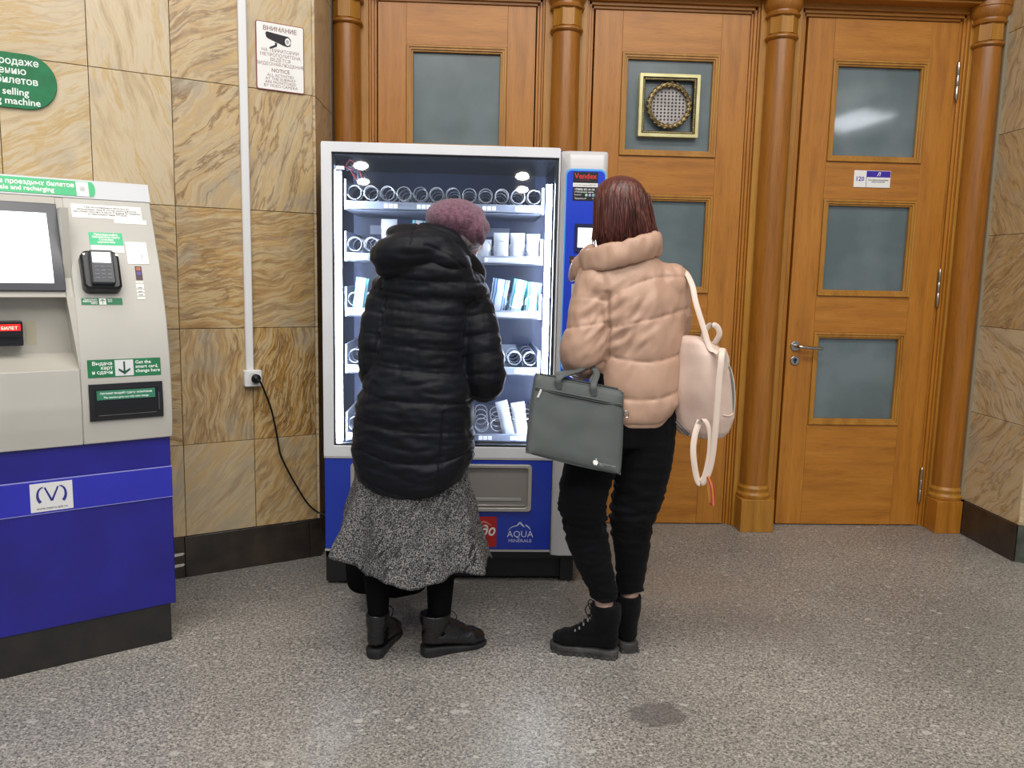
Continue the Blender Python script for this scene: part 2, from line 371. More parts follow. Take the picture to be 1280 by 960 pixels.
# ------------------------------------------------------------------ floor and walls
struct(part('floor', box(-5, 6, -1.5, 4.6, -.1, 0), FLOORM))
struct(part('ceiling', box(-6, 7, -9, 4.6, 4.6, 4.7), noisy('plaster', 'c8c2b6', 'd2ccc0', 3, .8)))
ROWS = [.18, .576, 1.065, 1.563, 2.062, 2.55, 3.04]
tile_mesh = {}
def tile(parent, x0, x1, z0, z1, brown, vein, ang):
    w_, h_ = x1 - x0 - .0022, z1 - z0 - .0022; key = (round(w_, 3), round(h_, 3))
    if key not in tile_mesh:
        bm = box(-w_ / 2, w_ / 2, 0, .018, -h_ / 2, h_ / 2)
        bmesh.ops.bevel(bm, geom=[e for e in bm.edges if all(v.co.y < .001 for v in e.verts)], offset=.0012, segments=1, affect='EDGES')
        me = bpy.data.meshes.new('stone_tile'); bm.to_mesh(me); bm.free(); me.materials.append(MARBLE); tile_mesh[key] = me
    o = bpy.data.objects.new('stone_tile', tile_mesh[key]); C.objects.link(o); o.parent = parent
    o.location = ((x0 + x1) / 2, random.uniform(-.0006, .0006), (z0 + z1) / 2); o.color = (brown, vein, ang, 1)
A_L = R(28.07)
PL = Vector((-.691, 3.679, 0))
wl = part('wall_left', box(-2.6, -.026, .018, .12, 0, 3.1), GROUT); struct(wl); wl.location = PL; wl.rotation_euler = (0, 0, A_L)
cols = [-.026, -.302, -.594, -.886, -1.18, -1.475, -1.77, -2.06, -2.35]
look = {(0, 0): (.75, .35, .16), (1, 0): (.45, .05, .13), (0, 1): (1, .8, .19), (1, 1): (.75, .5, .23), (0, 2): (.8, .35, .04), (1, 2): (.85, .5, .02), (0, 3): (.5, .62, .2), (1, 3): (.5, .7, .12),
        (2, 3): (.14, .1, .80), (2, 2): (.6, .5, .98), (2, 1): (.7, .6, .0), (2, 0): (.5, .2, .2), (0, 4): (.25, .2, .2), (1, 4): (.6, .6, .09), (2, 4): (.14, .1, .78), (3, 4): (.18, .2, .03), (3, 3): (.08, .1, .08)}
for i in range(len(cols) - 1):
    for j in range(len(ROWS) - 1):
        b_, v_, a_ = look.get((i, j), (random.uniform(.05, .4), random.uniform(.1, .4), random.random()))
        tile(wl, cols[i + 1], cols[i], ROWS[j], ROWS[j + 1], b_, v_, a_)
bl = struct(part('baseboard_left', box(-2.6, -.02, .012, .03, 0, .18), GROUT)); bl.location = PL; bl.rotation_euler = (0, 0, A_L)
for a, b_ in ((-.062, -.012), (-.602, -.064), (-1.14, -.604), (-1.68, -1.142), (-2.2, -1.682)):
    part('stone_slab', box(a, b_, -.006, .016, 0, .179), PLINTH, bl, bevel=.002)
for z0, z1 in ((.10, .118), (.052, .075)):      # pale veins in the dark stone
    part('pale_vein', prism(bmesh.new(), [(-.70, z0 - .006), (-.612, z0), (-.604, z0 + .008), (-.612, z0 + .012), (-.70, z0 + .01)], -.0066, -.004), VEIN, bl)
# recess returns and the wall to the right
XL, XR = -.703, 2.612
wr = part('wall_left_return', box(0, .55, .018, .1, 0, 3.1), GROUT); struct(wr); wr.location = (XL, 3.672, 0); wr.rotation_euler = (0, 0, R(90))
for j in range(6): tile(wr, .0, .46, ROWS[j], ROWS[j + 1], .35, .5, .3 + j * .11)
br = struct(part('baseboard_left_return', box(0, .45, -.006, .017, 0, .18), PLINTH)); br.location = (XL, 3.672, 0); br.rotation_euler = (0, 0, R(90))
wq = part('wall_right_return', box(-.55, 0, .018, .1, 0, 3.1), GROUT); struct(wq); wq.location = (XR, 3.64, 0); wq.rotation_euler = (0, 0, R(-90))
ROWR = [.18, .655, 1.105, 1.563, 2.062, 2.55, 3.04]
for j in range(6):
    tile(wq, -.455, 0, ROWR[j], ROWR[j + 1], (.25, .12, .7, .6, .3, .4)[j], .5, (.62, .9, .1, .35, .7, .2)[j])
bq = struct(part('baseboard_right_return', box(-.42, 0, -.012, .017, 0, .18), PLINTH)); bq.location = (XR, 3.64, 0); bq.rotation_euler = (0, 0, R(-90))
wz = part('wall_right', box(0, 2.4, .018, .1, 0, 3.1), GROUT); struct(wz); wz.location = (XR, 3.64, 0); wz.rotation_euler = (0, 0, R(-28))
for i in range(6):
    for j in range(6): tile(wz, i * .4, i * .4 + .4, ROWR[j], ROWR[j + 1], random.uniform(.05, .4), .4, random.random())
bz = struct(part('baseboard_right', box(0, 2.4, -.008, .017, 0, .18), PLINTHG)); bz.location = (XR, 3.64, 0); bz.rotation_euler = (0, 0, R(-28))
# metal-edged seam where stone meets wood
struct(part('trim_1', box(2.598, 2.612, 4.085, 4.1, .18, 3), mat('seam_strip', '8f8672', .5)))
struct(part('trim_2', box(-.703, -.697, 4.08, 4.1, .18, 3), mat('seam_dark', '3a3430', .5)))

# ------------------------------------------------------------------ panelled door wall
YD = 4.195
struct(part('wall_back', box(-.85, 2.8, YD + .05, YD + .15, 0, 3.2), mat('void_dark', '181410', .8)))
DOORS = [(-.497, .281), (.572, 1.354), (1.644, 2.426)]
PROWS = [(.588, 1.018), (1.273, 1.705), (1.958, 2.395)]
def moulding(bm, x0, x1, z0, z1, y):
    """stepped bolection frame round an opening"""
    for o, i, d0, d1 in ((.031, .02, -.010, .01), (.022, .009, -.005, .012), (.011, 0, .006, .02)):
        frame_ring(bm, [(x0 - o, z0 - o), (x1 + o, z0 - o), (x1 + o, z1 + o), (x0 - o, z1 + o)],
                   [(x0 - i, z0 - i), (x1 + i, z0 - i), (x1 + i, z1 + i), (x0 - i, z1 + i)], y + d0, y + d1)
    return bm
for k, (x0, x1) in enumerate(DOORS):
    d = struct(empty('door_%d' % (k + 1), (x0, YD, 0))); W_ = x1 - x0; p0, p1 = .174, .604
    for a, b_ in ((0.002, p0 - .034), (p1 + .034, W_ - .002)):
        part('stile', box(a, b_, 0, .045, .006, 2.622), OAK, d, bevel=.001)
    zz = [.006] + [z for r in PROWS for z in r] + [2.622]
    for i in range(0, 8, 2):
        part('rail', box(p0 - .0332, p1 + .0332, .0004, .045, zz[i] + (.034 if i else 0), zz[i + 1] - (.034 if i < 6 else 0)), OAKH, d)
    for z0, z1 in PROWS:
        bm = bmesh.new(); frame_ring(bm, [(p0 - .034, z0 - .034), (p1 + .034, z0 - .034), (p1 + .034, z1 + .034), (p0 - .034, z1 + .034)], [(p0 - .001, z0 - .001), (p1 + .001, z0 - .001), (p1 + .001, z1 + .001), (p0 - .001, z1 + .001)], .002, .045)
        mo = part('moulding', moulding(bm, p0, p1, z0, z1, 0), OAKB, d, bevel=.0015)
        part('glass_pane', box(p0 - .003, p1 + .003, .022, .03, z0 - .003, z1 + .003), FROST, mo)
    if k == 2:
        for z in (2.34, 1.295, .23):
            bm = bmesh.new(); lathe(bm, [(.002, -.1), (.006, -.092), (.008, -.086), (.008, -.03), (.0068, -.028), (.008, -.026), (.008, .026), (.0068, .028), (.008, .03), (.008, .086), (.006, .092), (.002, .1)], 12)
            part('hinge', bm, CHROME, d, loc=(W_ + .006, -.009, z))
        h = part('door_handle', disc_y(bmesh.new(), 0, 0, .026, -.009, 0), CHROME, d, bevel=.002, loc=(.046, 0, .975))
        bm = tube(bmesh.new(), [(0, 0, 0), (0, -.035, 0), (.008, -.05, 0), (.03, -.053, -.002), (.07, -.052, -.006), (.125, -.048, -.008)], [.010, .010, .010, .0095, .009, .008], 12, 3, round_cap=True)
        part('lever', bm, CHROME, h)
        kh = part('keyhole_plate', disc_y(bmesh.new(), 0, 0, .024, -.008, 0), CHROME, d, bevel=.002, loc=(.048, 0, .898))
        bm = disc_y(bmesh.new(), 0, .004, .009, -.011, -.008, 16); bx(bm, -.003, .003, -.0112, -.008, -.014, .004); part('keyhole', bm, BLK, kh)
        # door number plate
        pl = part('number_plate', box(.292, .484, -.004, -.0004, 1.8, 1.885), PAPER, d, bevel=.001)
        part('blue_band', box(.358, .482, -.0046, -.004, 1.852, 1.883), mat('indigo_print', '3a22a0', .5), pl)
        part('divider', box(.3565, .3585, -.0046, -.004, 1.802, 1.883), mat('indigo_print'), pl)
        text('120', .031, .323, 1.832, -.0046, mat('indigo_print'), pl, align='CENTER', bold=.0006)
        text('Л', .024, .42, 1.859, -.0050, WHITE, pl, align='CENTER', shear=.2, bold=.0006)
        text('Служебные помещения\nметрополитена', .0092, .42, 1.835, -.0046, INK, pl, align='CENTER', bold=.0002)
# casings between doors (boards behind the columns) and head
COLX = [-.642, .427, 1.496, 2.548]
edges = [(-.70, DOORS[0][0]), (DOORS[0][1], DOORS[1][0]), (DOORS[1][1], DOORS[2][0]), (DOORS[2][1], 2.612)]
n_ = 3
for i, (a, b_) in enumerate(edges):
    la = a + (.0 if i == 0 else .005); rb = b_ - (.0 if i == 3 else .005)
    e_ = struct(empty('trim_%d' % n_, ((a + b_) / 2, YD, 0))); n_ += 1; c_ = (a + b_) / 2
    steps = [(0, .012, .012), (.012, .026, .0), (.026, .036, -.012)]
    ia, ib = la, rb
    bm = bmesh.new()
    for s0, s1, y in steps:
        if i > 0: bx(bm, la + s0 - c_, la + s1 - c_, y, .05, 0, 2.66)
        if i < 3: bx(bm, rb - s1 - c_, rb - s0 - c_, y, .05, 0, 2.66)
    part('casing_moulding', bm, OAK, e_, bevel=.002)
    part('casing_board', box(la - c_ + (.036 if i else 0), rb - c_ - (.036 if i < 3 else 0), -.03, .05, 0, 2.70), OAKB, e_, bevel=.002)
for i, (x0, x1) in enumerate(DOORS):
    e_ = struct(empty('trim_%d' % n_, ((x0 + x1) / 2, YD, 2.63))); n_ += 1; hw = (x1 - x0) / 2
    bm = bmesh.new()
    for s0, s1, y in ((0.0, .014, .012), (.014, .03, 0), (.03, .06, -.02)): bx(bm, -hw - .04, hw + .04, y, .05, s0, s1)
    part('head_moulding', bm, OAKH, e_, bevel=.002)
bm = bx(bmesh.new(), -.70, 2.612, -.125, .05, 2.70, 3.2)
bx(bm, -.70, 2.612, -.10, .05, 2.685, 2.70)
struct(part('trim_%d' % n_, bm, OAKH, loc=(0, YD, 0), bevel=.003)); n_ += 1
for i, cx in enumerate(COLX):
    e_ = struct(empty('trim_%d' % n_, (cx, YD - .048, 0))); n_ += 1
    r = .0705
    hw = .088
    xa, xb = (-.058 if i == 0 else -hw), (2.598 - cx if i == 3 else hw)
    part('column_block', box(xa, xb, -hw, .0175, 0, .175), OAKB if i < 3 else OAK, e_, bevel=.002)
    part('column_base', lathe(bmesh.new(), [(.082, .175), (.086, .183), (.086, .194), (.080, .2), (.0765, .208), (.0765, .214), (.079, .219), (.079, .229), (.0735, .236), (r, .245)], 40), OAKB, e_)
    part('column_shaft', lathe(bmesh.new(), [(r + .001, .245), (r, .5), (r - .001, 2.0), (r - .003, 2.487)], 40), OAKD, e_)
    rc = r + .004
    part('column_collar', lathe(bmesh.new(), [(r - .004, 2.485), (rc, 2.489), (rc + .006, 2.496), (rc + .006, 2.504), (rc, 2.511), (r - .004, 2.515)], 40), OAKD, e_)
    part('column_neck', lathe(bmesh.new(), [(rc, 2.515), (rc, 2.598)], 8, a0=R(22.5)), OAKB, e_, angle=20)
    part('column_capital', lathe(bmesh.new(), [(r + .001, 2.592), (r + .012, 2.598), (r + .014, 2.606), (r + .006, 2.613), (r + .006, 2.622), (r + .016, 2.634), (r + .022, 2.65), (r + .022, 2.672), (r + .026, 2.676), (r + .026, 2.70)], 40), OAKD, e_)
# brass grille with wreath on the upper pane of the middle door
g = tag(empty('speaker_grille', (.957, YD - .008, 2.172)), 'square brass grille with a round laurel wreath on the upper pane of the middle door', 'grille')
S = .153
part('frame', frame_ring(bmesh.new(), rrect(-S, S, -S, S, .003, 2), rrect(-S + .017, S - .017, -S + .017, S - .017, .002, 2), -.014, .028), BRASSP, g, bevel=.002)
part('inner_frame', frame_ring(bmesh.new(), rrect(-S + .017, S - .017, -S + .017, S - .017, .002, 2), rrect(-S + .03, S - .03, -S + .03, S - .03, .002, 2), -.004, .028), BRASSD, g)
bm = bmesh.new()
for i in range(30):
    t = -S + .024 + i * (2 * S - .048) / 29
    for x, z in ((t, S - .024), (t, -S + .024), (S - .024, t), (-S + .024, t)): bmesh.ops.create_icosphere(bm, subdivisions=1, radius=.0032, matrix=Matrix.Translation((x, -.005, z)))
o = part('beading', bm, BRASSP, g); o['kind'] = 'stuff'
part('wreath_ring', tube(bmesh.new(), [(.101 * math.cos(a), -.004, .101 * math.sin(a)) for a in [2 * PI * i / 40 for i in range(41)]], .012, 10, cap=False), BRASS, g)
leafm = bpy.data.meshes.new('laurel_leaf'); bm = bmesh.new(); ellipsoid(bm, (0, 0, 0), (.0135, .004, .0048), u=8, v=6); bm.to_mesh(leafm); bm.free(); leafm.materials.append(BRASS)
for i in range(48):
    a = 2 * PI * i / 24 + (i // 24) * .13; sgn = 1 if math.cos(a) > 0 else -1
    o = link('laurel_leaf', leafm, None, g); rr_ = .094 if i < 24 else .109
    o.location = (rr_ * math.cos(a), -.014, rr_ * math.sin(a)); o.rotation_euler = (0, -(a + sgn * (R(90) + (.45 if i < 24 else -.45))), .3)
bm = disc_y(bmesh.new(), 0, 0, .092, .006, .012, 32); plate = part('perforated_plate', bm, noisy('grey_plate', 'a49c98', 'b8b0ac', 20, .5), g)
hole = bpy.data.meshes.new('hole'); bm = disc_y(bmesh.new(), 0, 0, .0052, .0045, .0065, 10); bm.to_mesh(hole); bm.free(); hole.materials.append(BLK)
for i in range(-5, 6):
    for j in range(-5, 6):
        x, z = i * .0185 , j * .0165
        if x * x + z * z < .083 ** 2: o = link('hole', hole, None, plate); o.location = (x, 0, z)

# ------------------------------------------------------------------ on the left wall
def wall_frame(name, s, z, label=None, cat=None, off=0):
    e_ = empty(name, PL + Vector((math.cos(A_L) * s + math.sin(A_L) * off, math.sin(A_L) * s - math.cos(A_L) * off, z)), A_L)
    if label: tag(e_, label, cat)
    return e_
g = wall_frame('cable_trunking', -.318, .885, 'long white vertical cable trunking running up the stone wall to the socket', 'trunking')
part('trunk_channel', box(-.0165, .0165, -.018, 0, 0, 2.2), mat('white_pvc', 'e4e4e4', .35), g, bevel=.002)
part('trunk_lid', box(-.013, .013, -.0205, -.018, 0, 2.2), mat('white_pvc'), g, bevel=.001)
g = wall_frame('power_socket', -.309, .85, 'small white surface socket box with a black plug in it', 'socket')
part('housing', prism(bmesh.new(), rrect(-.037, .037, -.035, .035, .006), -.036, 0), mat('white_pvc'), g, bevel=.003)
part('socket_ring', frame_ring(bmesh.new(), [(.026 * math.cos(2 * PI * i / 24), .026 * math.sin(2 * PI * i / 24)) for i in range(24)], [(.021 * math.cos(2 * PI * i / 24), .021 * math.sin(2 * PI * i / 24)) for i in range(24)], -.038, -.034), mat('white_pvc'), g)
# CCTV notice
g = wall_frame('warning_sign', -.163, 2.197, 'white framed notice with a black camera picture, high beside the trunking', 'sign', .004)
part('plate', prism(bmesh.new(), rrect(-.1, .1, -.136, .136, .008), -.003, .003), mat('dark_red_edge', '8c4038', .5), g)
part('face', prism(bmesh.new(), rrect(-.0968, .0968, -.1328, .1328, .006), -.0036, -.003), mat('sign_white', 'f0eeea', .4), g)
DR = mat('faded_red_ink', '8a6a62', .6)
text('ВНИМАНИЕ', .0245, 0, .102, -.004, DR, g, align='CENTER', bold=.0004)
text('НА ТЕРРИТОРИИ\nМЕТРОПОЛИТЕНА\nВЕДЁТСЯ\nВИДЕОНАБЛЮДЕНИЕ', .0185, 0, .018, -.004, DR, g, align='CENTER', space=.98)
text('NOTICE', .021, 0, -.062, -.004, DR, g, align='CENTER', bold=.0003)
text('ALL ACTIVITIES\nAT THE SUBWAY\nARE MONITORED\nBY VIDEO CAMERA', .0165, 0, -.080, -.004, DR, g, align='CENTER', space=.86)
ck = mat('picture_black', '1c1620', .6)
bm = bmesh.new()
prism(bm, [(-.058, .076), (-.052, .07), (.012, .05), (.030, .047), (.043, .052), (.045, .078), (.034, .088), (-.056, .097), (-.061, .09)], -.0044, -.0036)
prism(bm, [(-.046, .035), (-.040, .030), (-.014, .042), (-.013, .056), (-.022, .058), (-.022, .048)], -.0044, -.0036)
part('camera_picture', bm, ck, g, smooth=False)
bm = disc_y(bmesh.new(), .031, .067, .015, -.0048, -.0044, 20, .75); part('lens_picture', bm, WHITE, g)
bm = disc_y(bmesh.new(), .030, .067, .009, -.0052, -.0048, 20, .75); part('lens_centre', bm, mat('pale_grey', 'b4aeb4', .5), g)
# green pill-shaped sign, its left half outside the photograph
g = wall_frame('green_wall_sign', -1.35, 1.976, 'green rounded wall sign with white lettering above the ticket machine', 'sign', .004)
part('board', prism(bmesh.new(), rrect(-.42, .358, -.097, .097, .096, 10), -.006, .004), GRNS, g, bevel=.002)
WT = mat('sign_lettering', 'e6f0e8', .5)
for body, s, z, sz in (('Автомат по продаже', -1.047, 2.032, .034), ('и пополнению', -1.088, 1.999, .034), ('проездных билетов', -1.052, 1.966, .034), ('Card selling', -1.084, 1.926, .034), ('and recharging machine', -1.048, 1.893, .034)):
    text(body, sz, s + 1.35, z - 1.976, -.0064, WT, g, align='RIGHT', bold=.0006)

# ------------------------------------------------------------------ ticket machine
A_T = R(33)
tm = tag(empty('ticket_machine', (-1.061, 2.793, 0), A_T), 'grey and blue ticket machine with screen and card terminal at the left edge', 'ticket machine')
PZ = [.0, .74, .80, .865, 1.0, 1.07, 1.14, 1.21, 1.28, 1.345, 1.406, 1.46, 1.51, 1.56, 1.61]
PY = [-.0, -.010, -.017, -.020, -.010, .003, .020, .043, .070, .101, .135, .166, .195, .221, .245]
def cy(z): return float(np.interp(z, PZ, PY))
def onc(s, z, y): return Vector((s, cy(z) + y, z))
def cpatch(bm, s0, s1, z0, z1, d=.0008, th=.0, n=None, r=0):
    """thin sheet following the curved console face"""
    n = n or max(2, int((z1 - z0) / .03) + 1)
    zs = [z0 + (z1 - z0) * i / n for i in range(n + 1)]
    F = [[bm.verts.new((s, cy(z) - d, z)) for s in (s0, s1)] for z in zs]; K = [[bm.verts.new((s, cy(z) + .001, z)) for s in (s0, s1)] for z in zs]
    for i in range(n):
        bm.faces.new((F[i][0], F[i][1], F[i + 1][1], F[i + 1][0])); bm.faces.new((K[i][1], K[i][0], K[i + 1][0], K[i + 1][1]))
        bm.faces.new((F[i][1], K[i][1], K[i + 1][1], F[i + 1][1])); bm.faces.new((K[i][0], F[i][0], F[i + 1][0], K[i + 1][0]))
    bm.faces.new((F[0][0], K[0][0], K[0][1], F[0][1])); bm.faces.new((F[n][1], K[n][1], K[n][0], F[n][0]))
    return bm
SL, SR, BK = -1.03, .025, .62
def cprism(bm, s0, s1, z0, z1, back=BK):
    zs = [z0] + [z for z in np.linspace(z0, z1, 24)[1:-1]] + [z1]
    prof = [(cy(z), z) for z in zs] + [(back, z1), (back, z0)]
    a = [bm.verts.new((s1, y, z)) for y, z in prof]; b = [bm.verts.new((s0, y, z)) for y, z in prof]
    n = len(prof); bm.faces.new(a[::-1]); bm.faces.new(b)
    for i in range(n): bm.faces.new((a[i], a[(i + 1) % n], b[(i + 1) % n], b[i]))
    return bm
part('plinth', box(-1.0, .0, .0, .6, 0, .14), BLACKP, tm, bevel=.003)
bm = box(-1.02, .018, -.004, .6, .137, .526); part('lower_cabinet', bm, BLUE, tm, bevel=.004)
part('blue_band', box(-1.02, .0185, -.007, .6, .527, .633), BLUE2, tm, bevel=.002)
part('upper_band', box(-1.02, .018, .004, .6, .634, .738), BLUE, tm, bevel=.002)
part('edge_trim', bx(box(-1.02, .019, -.0075, 0, .5255, .5275), -1.02, .019, -.0075, 0, .6325, .635), mat('pale_lilac', '8f90d8', .4), tm)
bm = bmesh.new()
cprism(bm, -.25, SR, .738, 1.541)
part('console', bm, CASE, tm, bevel=.004)
bm = cprism(bmesh.new(), SL, -.2505, .738, .986); part('console_lower', bm, CASE, tm, bevel=.003)
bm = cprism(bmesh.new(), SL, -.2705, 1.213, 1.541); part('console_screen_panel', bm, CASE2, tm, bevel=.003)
bm = bmesh.new()     # niche: back, sloped ledge, side cheek
bx(bm, SL, -.2505, .115, .14, .98, 1.3)
q = [bm.verts.new(p) for p in ((SL, cy(.986) + .002, .9855), (-.2505, cy(.986) + .002, .9855), (-.2505, .116, 1.03), (SL, .116, 1.03))]; bm.faces.new(q)
q = [bm.verts.new(p) for p in ((-.2705, cy(1.213), 1.213), (-.2505, cy(.99), .99), (-.2505, .2, .99), (-.2705, .2, 1.213))]; bm.faces.new(q)
q = [bm.verts.new(p) for p in ((-.2705, cy(1.213) + .004, 1.213), (-.2705, cy(1.541) + .004, 1.541), (-.2495, cy(1.541) + .004, 1.541), (-.2495, cy(1.213) + .004, 1.213))]; bm.faces.new(q)
zs_ = [.985 + (1.215 - .985) * i / 10 for i in range(11)]
fr_ = [[bm.verts.new((s, cy(z) + .0005, z)) for s in (-.2515 - .020 * i / 10, -.2485)] for i, z in enumerate(zs_)]
for i in range(10): bm.faces.new((fr_[i][0], fr_[i][1], fr_[i + 1][1], fr_[i + 1][0]))
bx(bm, -.272, -.249, .08, .3, 1.2, 1.5)
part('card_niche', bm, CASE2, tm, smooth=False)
bm = bmesh.new(); cprism(bm, SL, SR + .003, 1.5415, 1.606); part('header', bm, mat('header_grey', 'c6c8cc', .38), tm, bevel=.004)
bm = bmesh.new(); cpatch(bm, -.42 - .5, -.158, 1.549, 1.600, .002); disc = bmesh.new()
part('header_sign', bm, GRN2, tm)
bm = bmesh.new(); n = 14
fan = [bm.verts.new(onc(-.158, 1.5745, -.002))] + [bm.verts.new(onc(-.158 + .0125 * math.cos(a), 1.5745 + .0255 * math.sin(a), -.002)) for a in [R(-90 + 180 * i / n) for i in range(n + 1)]]
for i in range(n): bm.faces.new((fan[0], fan[i + 1], fan[i + 2]))
part('header_sign_end', bm, GRN2, tm)
bm = bmesh.new(); cpatch(bm, -.203, -.166, 1.549, 1.598, .0026); hs = part('header_icon', bm, WHITE, tm)
text('@', .018, -.185, 1.569, -.003, INK, hs, align='CENTER', fmap=onc)
text('Продажа проездных билетов', .021, -.208, 1.578, -.0026, WHITE, tm, align='RIGHT', fmap=onc, bold=.0004)
text('Card sale and recharging', .021, -.270, 1.558, -.0026, WHITE, tm, align='RIGHT', fmap=onc, bold=.0004)
# screen
bm = bmesh.new(); cpatch(bm, -.70, -.271, 1.235, 1.517, .010); part('screen_bezel', bm, CHAR, tm, bevel=.002)
sm = emit('screen_light', 'eaf2fc', 1.0)
bm = bmesh.new(); cpatch(bm, -.67, -.303, 1.259, 1.484, .0108); part('screen', bm, sm, tm)
# card reader in the niche
cr_ = part('card_reader', prism(bmesh.new(), rrect(-.52, -.395, 1.060, 1.138, .004), .07, .12), BLK, tm, bevel=.002)
part('red_display', box(-.515, -.401, .068, .07, 1.108, 1.129), emit('red_led', 'd02018', .8), cr_)
text('ИТЕ БИЛЕТ', .0135, -.409, 1.112, .0672, emit('led_text', 'ffb8a8', 2.0), cr_, align='RIGHT')
part('card_slot', box(-.51, -.405, .066, .07, 1.084, 1.09), mat('slot_black', '050506', .3), cr_)
part('stain_patch', box(-.385, -.355, .1135, .115, 1.06, 1.135), mat('old_glue', 'b2ab94', .6), tm)
# stickers
def sticker(name, s0, s1, z0, z1, m, d=.0012): 
    bm = bmesh.new(); cpatch(bm, s0, s1, z0, z1, d); return part(name, bm, m, tm)
st = sticker('notice_sticker', -.226, -.009, 1.476, 1.522, PAPER)
text('При обслуживании в автомате не\nоборудованы чеки. В случае необходимости,\nчек можно получить в кассе. Справки по телефону\nв электронном виде 777-00-00', .0084, -.117, 1.510, -.0016, INK, st, align='CENTER', fmap=onc, bold=.00012, space=.92)
sticker('notice_tail', -.10, .003, 1.462, 1.4765, PAPER)
st = sticker('green_sticker', -.185, -.082, 1.386, 1.428, mat('mint_print', '3cbf86', .45))
text('Прикладывайте\nбанковскую карту\nContactless\npayment here', .0095, -.133, 1.418, -.0016, WHITE, st, align='CENTER', fmap=onc, bold=.0003, space=.85)
sticker('white_sticker', -.182, -.082, 1.362, 1.3855, mat('sticker_white', 'dfe6e0', .4))
sticker('white_reader_window', -.076, -.010, 1.326, 1.4, mat('gloss_white', 'e6e6e6', .2), .002)
sticker('scratch_mark', -.030, -.0285, 1.335, 1.36, INK, .0024)
st = sticker('dark_mark', -.057, -.036, 1.272, 1.318, mat('maroon', '4a2f3a', .5)); sticker('logo_dot', -.053, -.040, 1.304, 1.315, mat('copper', 'b0664a', .5), .0016); sticker('logo_square', -.053, -.040, 1.289, 1.30, mat('violet', '5a4a9a', .5), .0016)
for z0, z1 in ((1.262, 1.268), (1.243, 1.259), (1.231, 1.24), (1.220, 1.228), (1.208, 1.216)): sticker('small_label', -.060, -.036, z0, z1, PAPER)
for z0, z1 in ((1.245, 1.247), (1.233, 1.235), (1.222, 1.224)): sticker('label_line', -.055, -.042, z0, z1, INK, .0016)
st = sticker('terminal_sign', -.230, -.108, 1.190, 1.212, GRN)
sticker('arrow_field', -.178, -.157, 1.191, 1.211, WHITE, .0018)
def arrow(s, z, h, up, m, d):
    bm = bmesh.new(); k = 1 if up else -1; t = h * .13
    for poly in ([(-t / 2, -h / 2), (t / 2, -h / 2), (t / 2, h / 2), (-t / 2, h / 2)], [(0, h / 2), (0, h / 2 - t * 1.6), (-h * .42, h * .02), (-h * .42, h * .02 + t * 1.3)], [(0, h / 2), (h * .42, h * .02 + t * 1.3), (h * .42, h * .02), (0, h / 2 - t * 1.6)]):
        bm.faces.new([bm.verts.new(onc(s + x, z + k * y, -d)) for x, y in (poly if k == 1 else poly[::-1])])
    return part('arrow', bm, m, tm, smooth=False)
arrow(-.1675, 1.201, .015, True, GRN, .0024)
text('Приложить\nбанковскую\nкарту', .0072, -.183, 1.205, -.0016, WHITE, st, align='RIGHT', fmap=onc, bold=.0002, space=.8)
text('Bank\ncard', .0072, -.152, 1.205, -.0016, WHITE, st, fmap=onc, bold=.0002, space=.8)
st = sticker('card_exit_sign', -.229, -.007, .956, 1.014, GRNS)
sticker('arrow_field', -.148, -.092, .959, 1.011, mat('pale_field', 'd6d8d8', .5), .0018)
arrow(-.12, .985, .042, False, mat('dark_green', '0c4a34', .5), .0026)
text('Выдача\nкарт\nи сдачи', .0165, -.155, .996, -.0018, WT, st, align='RIGHT', fmap=onc, bold=.0003, space=.86)
text('Get the\nsmart card,\nchange here', .0155, -.086, .997, -.0018, WT, st, fmap=onc, bold=.0003, space=.92)
so = sticker('exit_tray', -.230, -.006, .815, .935, mat('tray_black', '1b1a1e', .35), .007)
bm = bmesh.new(); cpatch(bm, -.215, -.019, .832, .918, .009); fl = part('tray_flap', bm, mat('flap_black', '141518', .25), tm)
bm = bmesh.new(); cpatch(bm, -.205, -.028, .8315, .8335, .0098); cpatch(bm, -.0205, -.0185, .84, .90, .0098); part('flap_edge', bm, mat('edge_grey', '5a5c60', .4), tm)
st = sticker('tray_sign', -.208, -.031, .884, .914, mat('tray_green', '2f7a5c', .5), .0112)
text('Автомат выдаёт сдачу монетами', .0098, -.12, .902, -.0118, WT, st, align='CENTER', fmap=onc, bold=.0002)
text('The machine gives out only coins change', .0083, -.12, .889, -.0118, WT, st, align='CENTER', fmap=onc, bold=.0002)
# bank card terminal
cz = 1.292; t_ = empty('card_terminal', (-.167, cy(cz) - .002, cz), 0, tm); t_.rotation_euler = (R(-24), 0, 0)
part('terminal_base', prism(bmesh.new(), [(-.056, -.055), (-.046, -.070), (.048, -.070), (.058, -.058), (.058, .045), (.046, .066), (-.046, .066), (-.058, .048)], -.038, .012), BLK, t_, bevel=.008)
part('terminal_face', prism(bmesh.new(), rrect(-.033, .037, -.058, .060, .006), -.056, -.03), CHAR, t_, bevel=.004)
part('terminal_display', box(-.026, .028, -.0572, -.056, .014, .05), emit('terminal_light', 'f4f8ff', 1.1), t_)
bm = bmesh.new()
for i in range(3):
    for j in range(4): bx(bm, -.022 + i * .018, -.010 + i * .018, -.0572, -.056, -.04 + j * .013, -.038 + j * .013)
kp = part('keypad_marks', bm, mat('grey_mark', '8a8c94', .5), t_); kp['kind'] = 'stuff'
for x in (-.047, .05): part('screw', disc_y(bmesh.new(), x, .05, .004, -.041, -.038, 10), CHROME, t_)
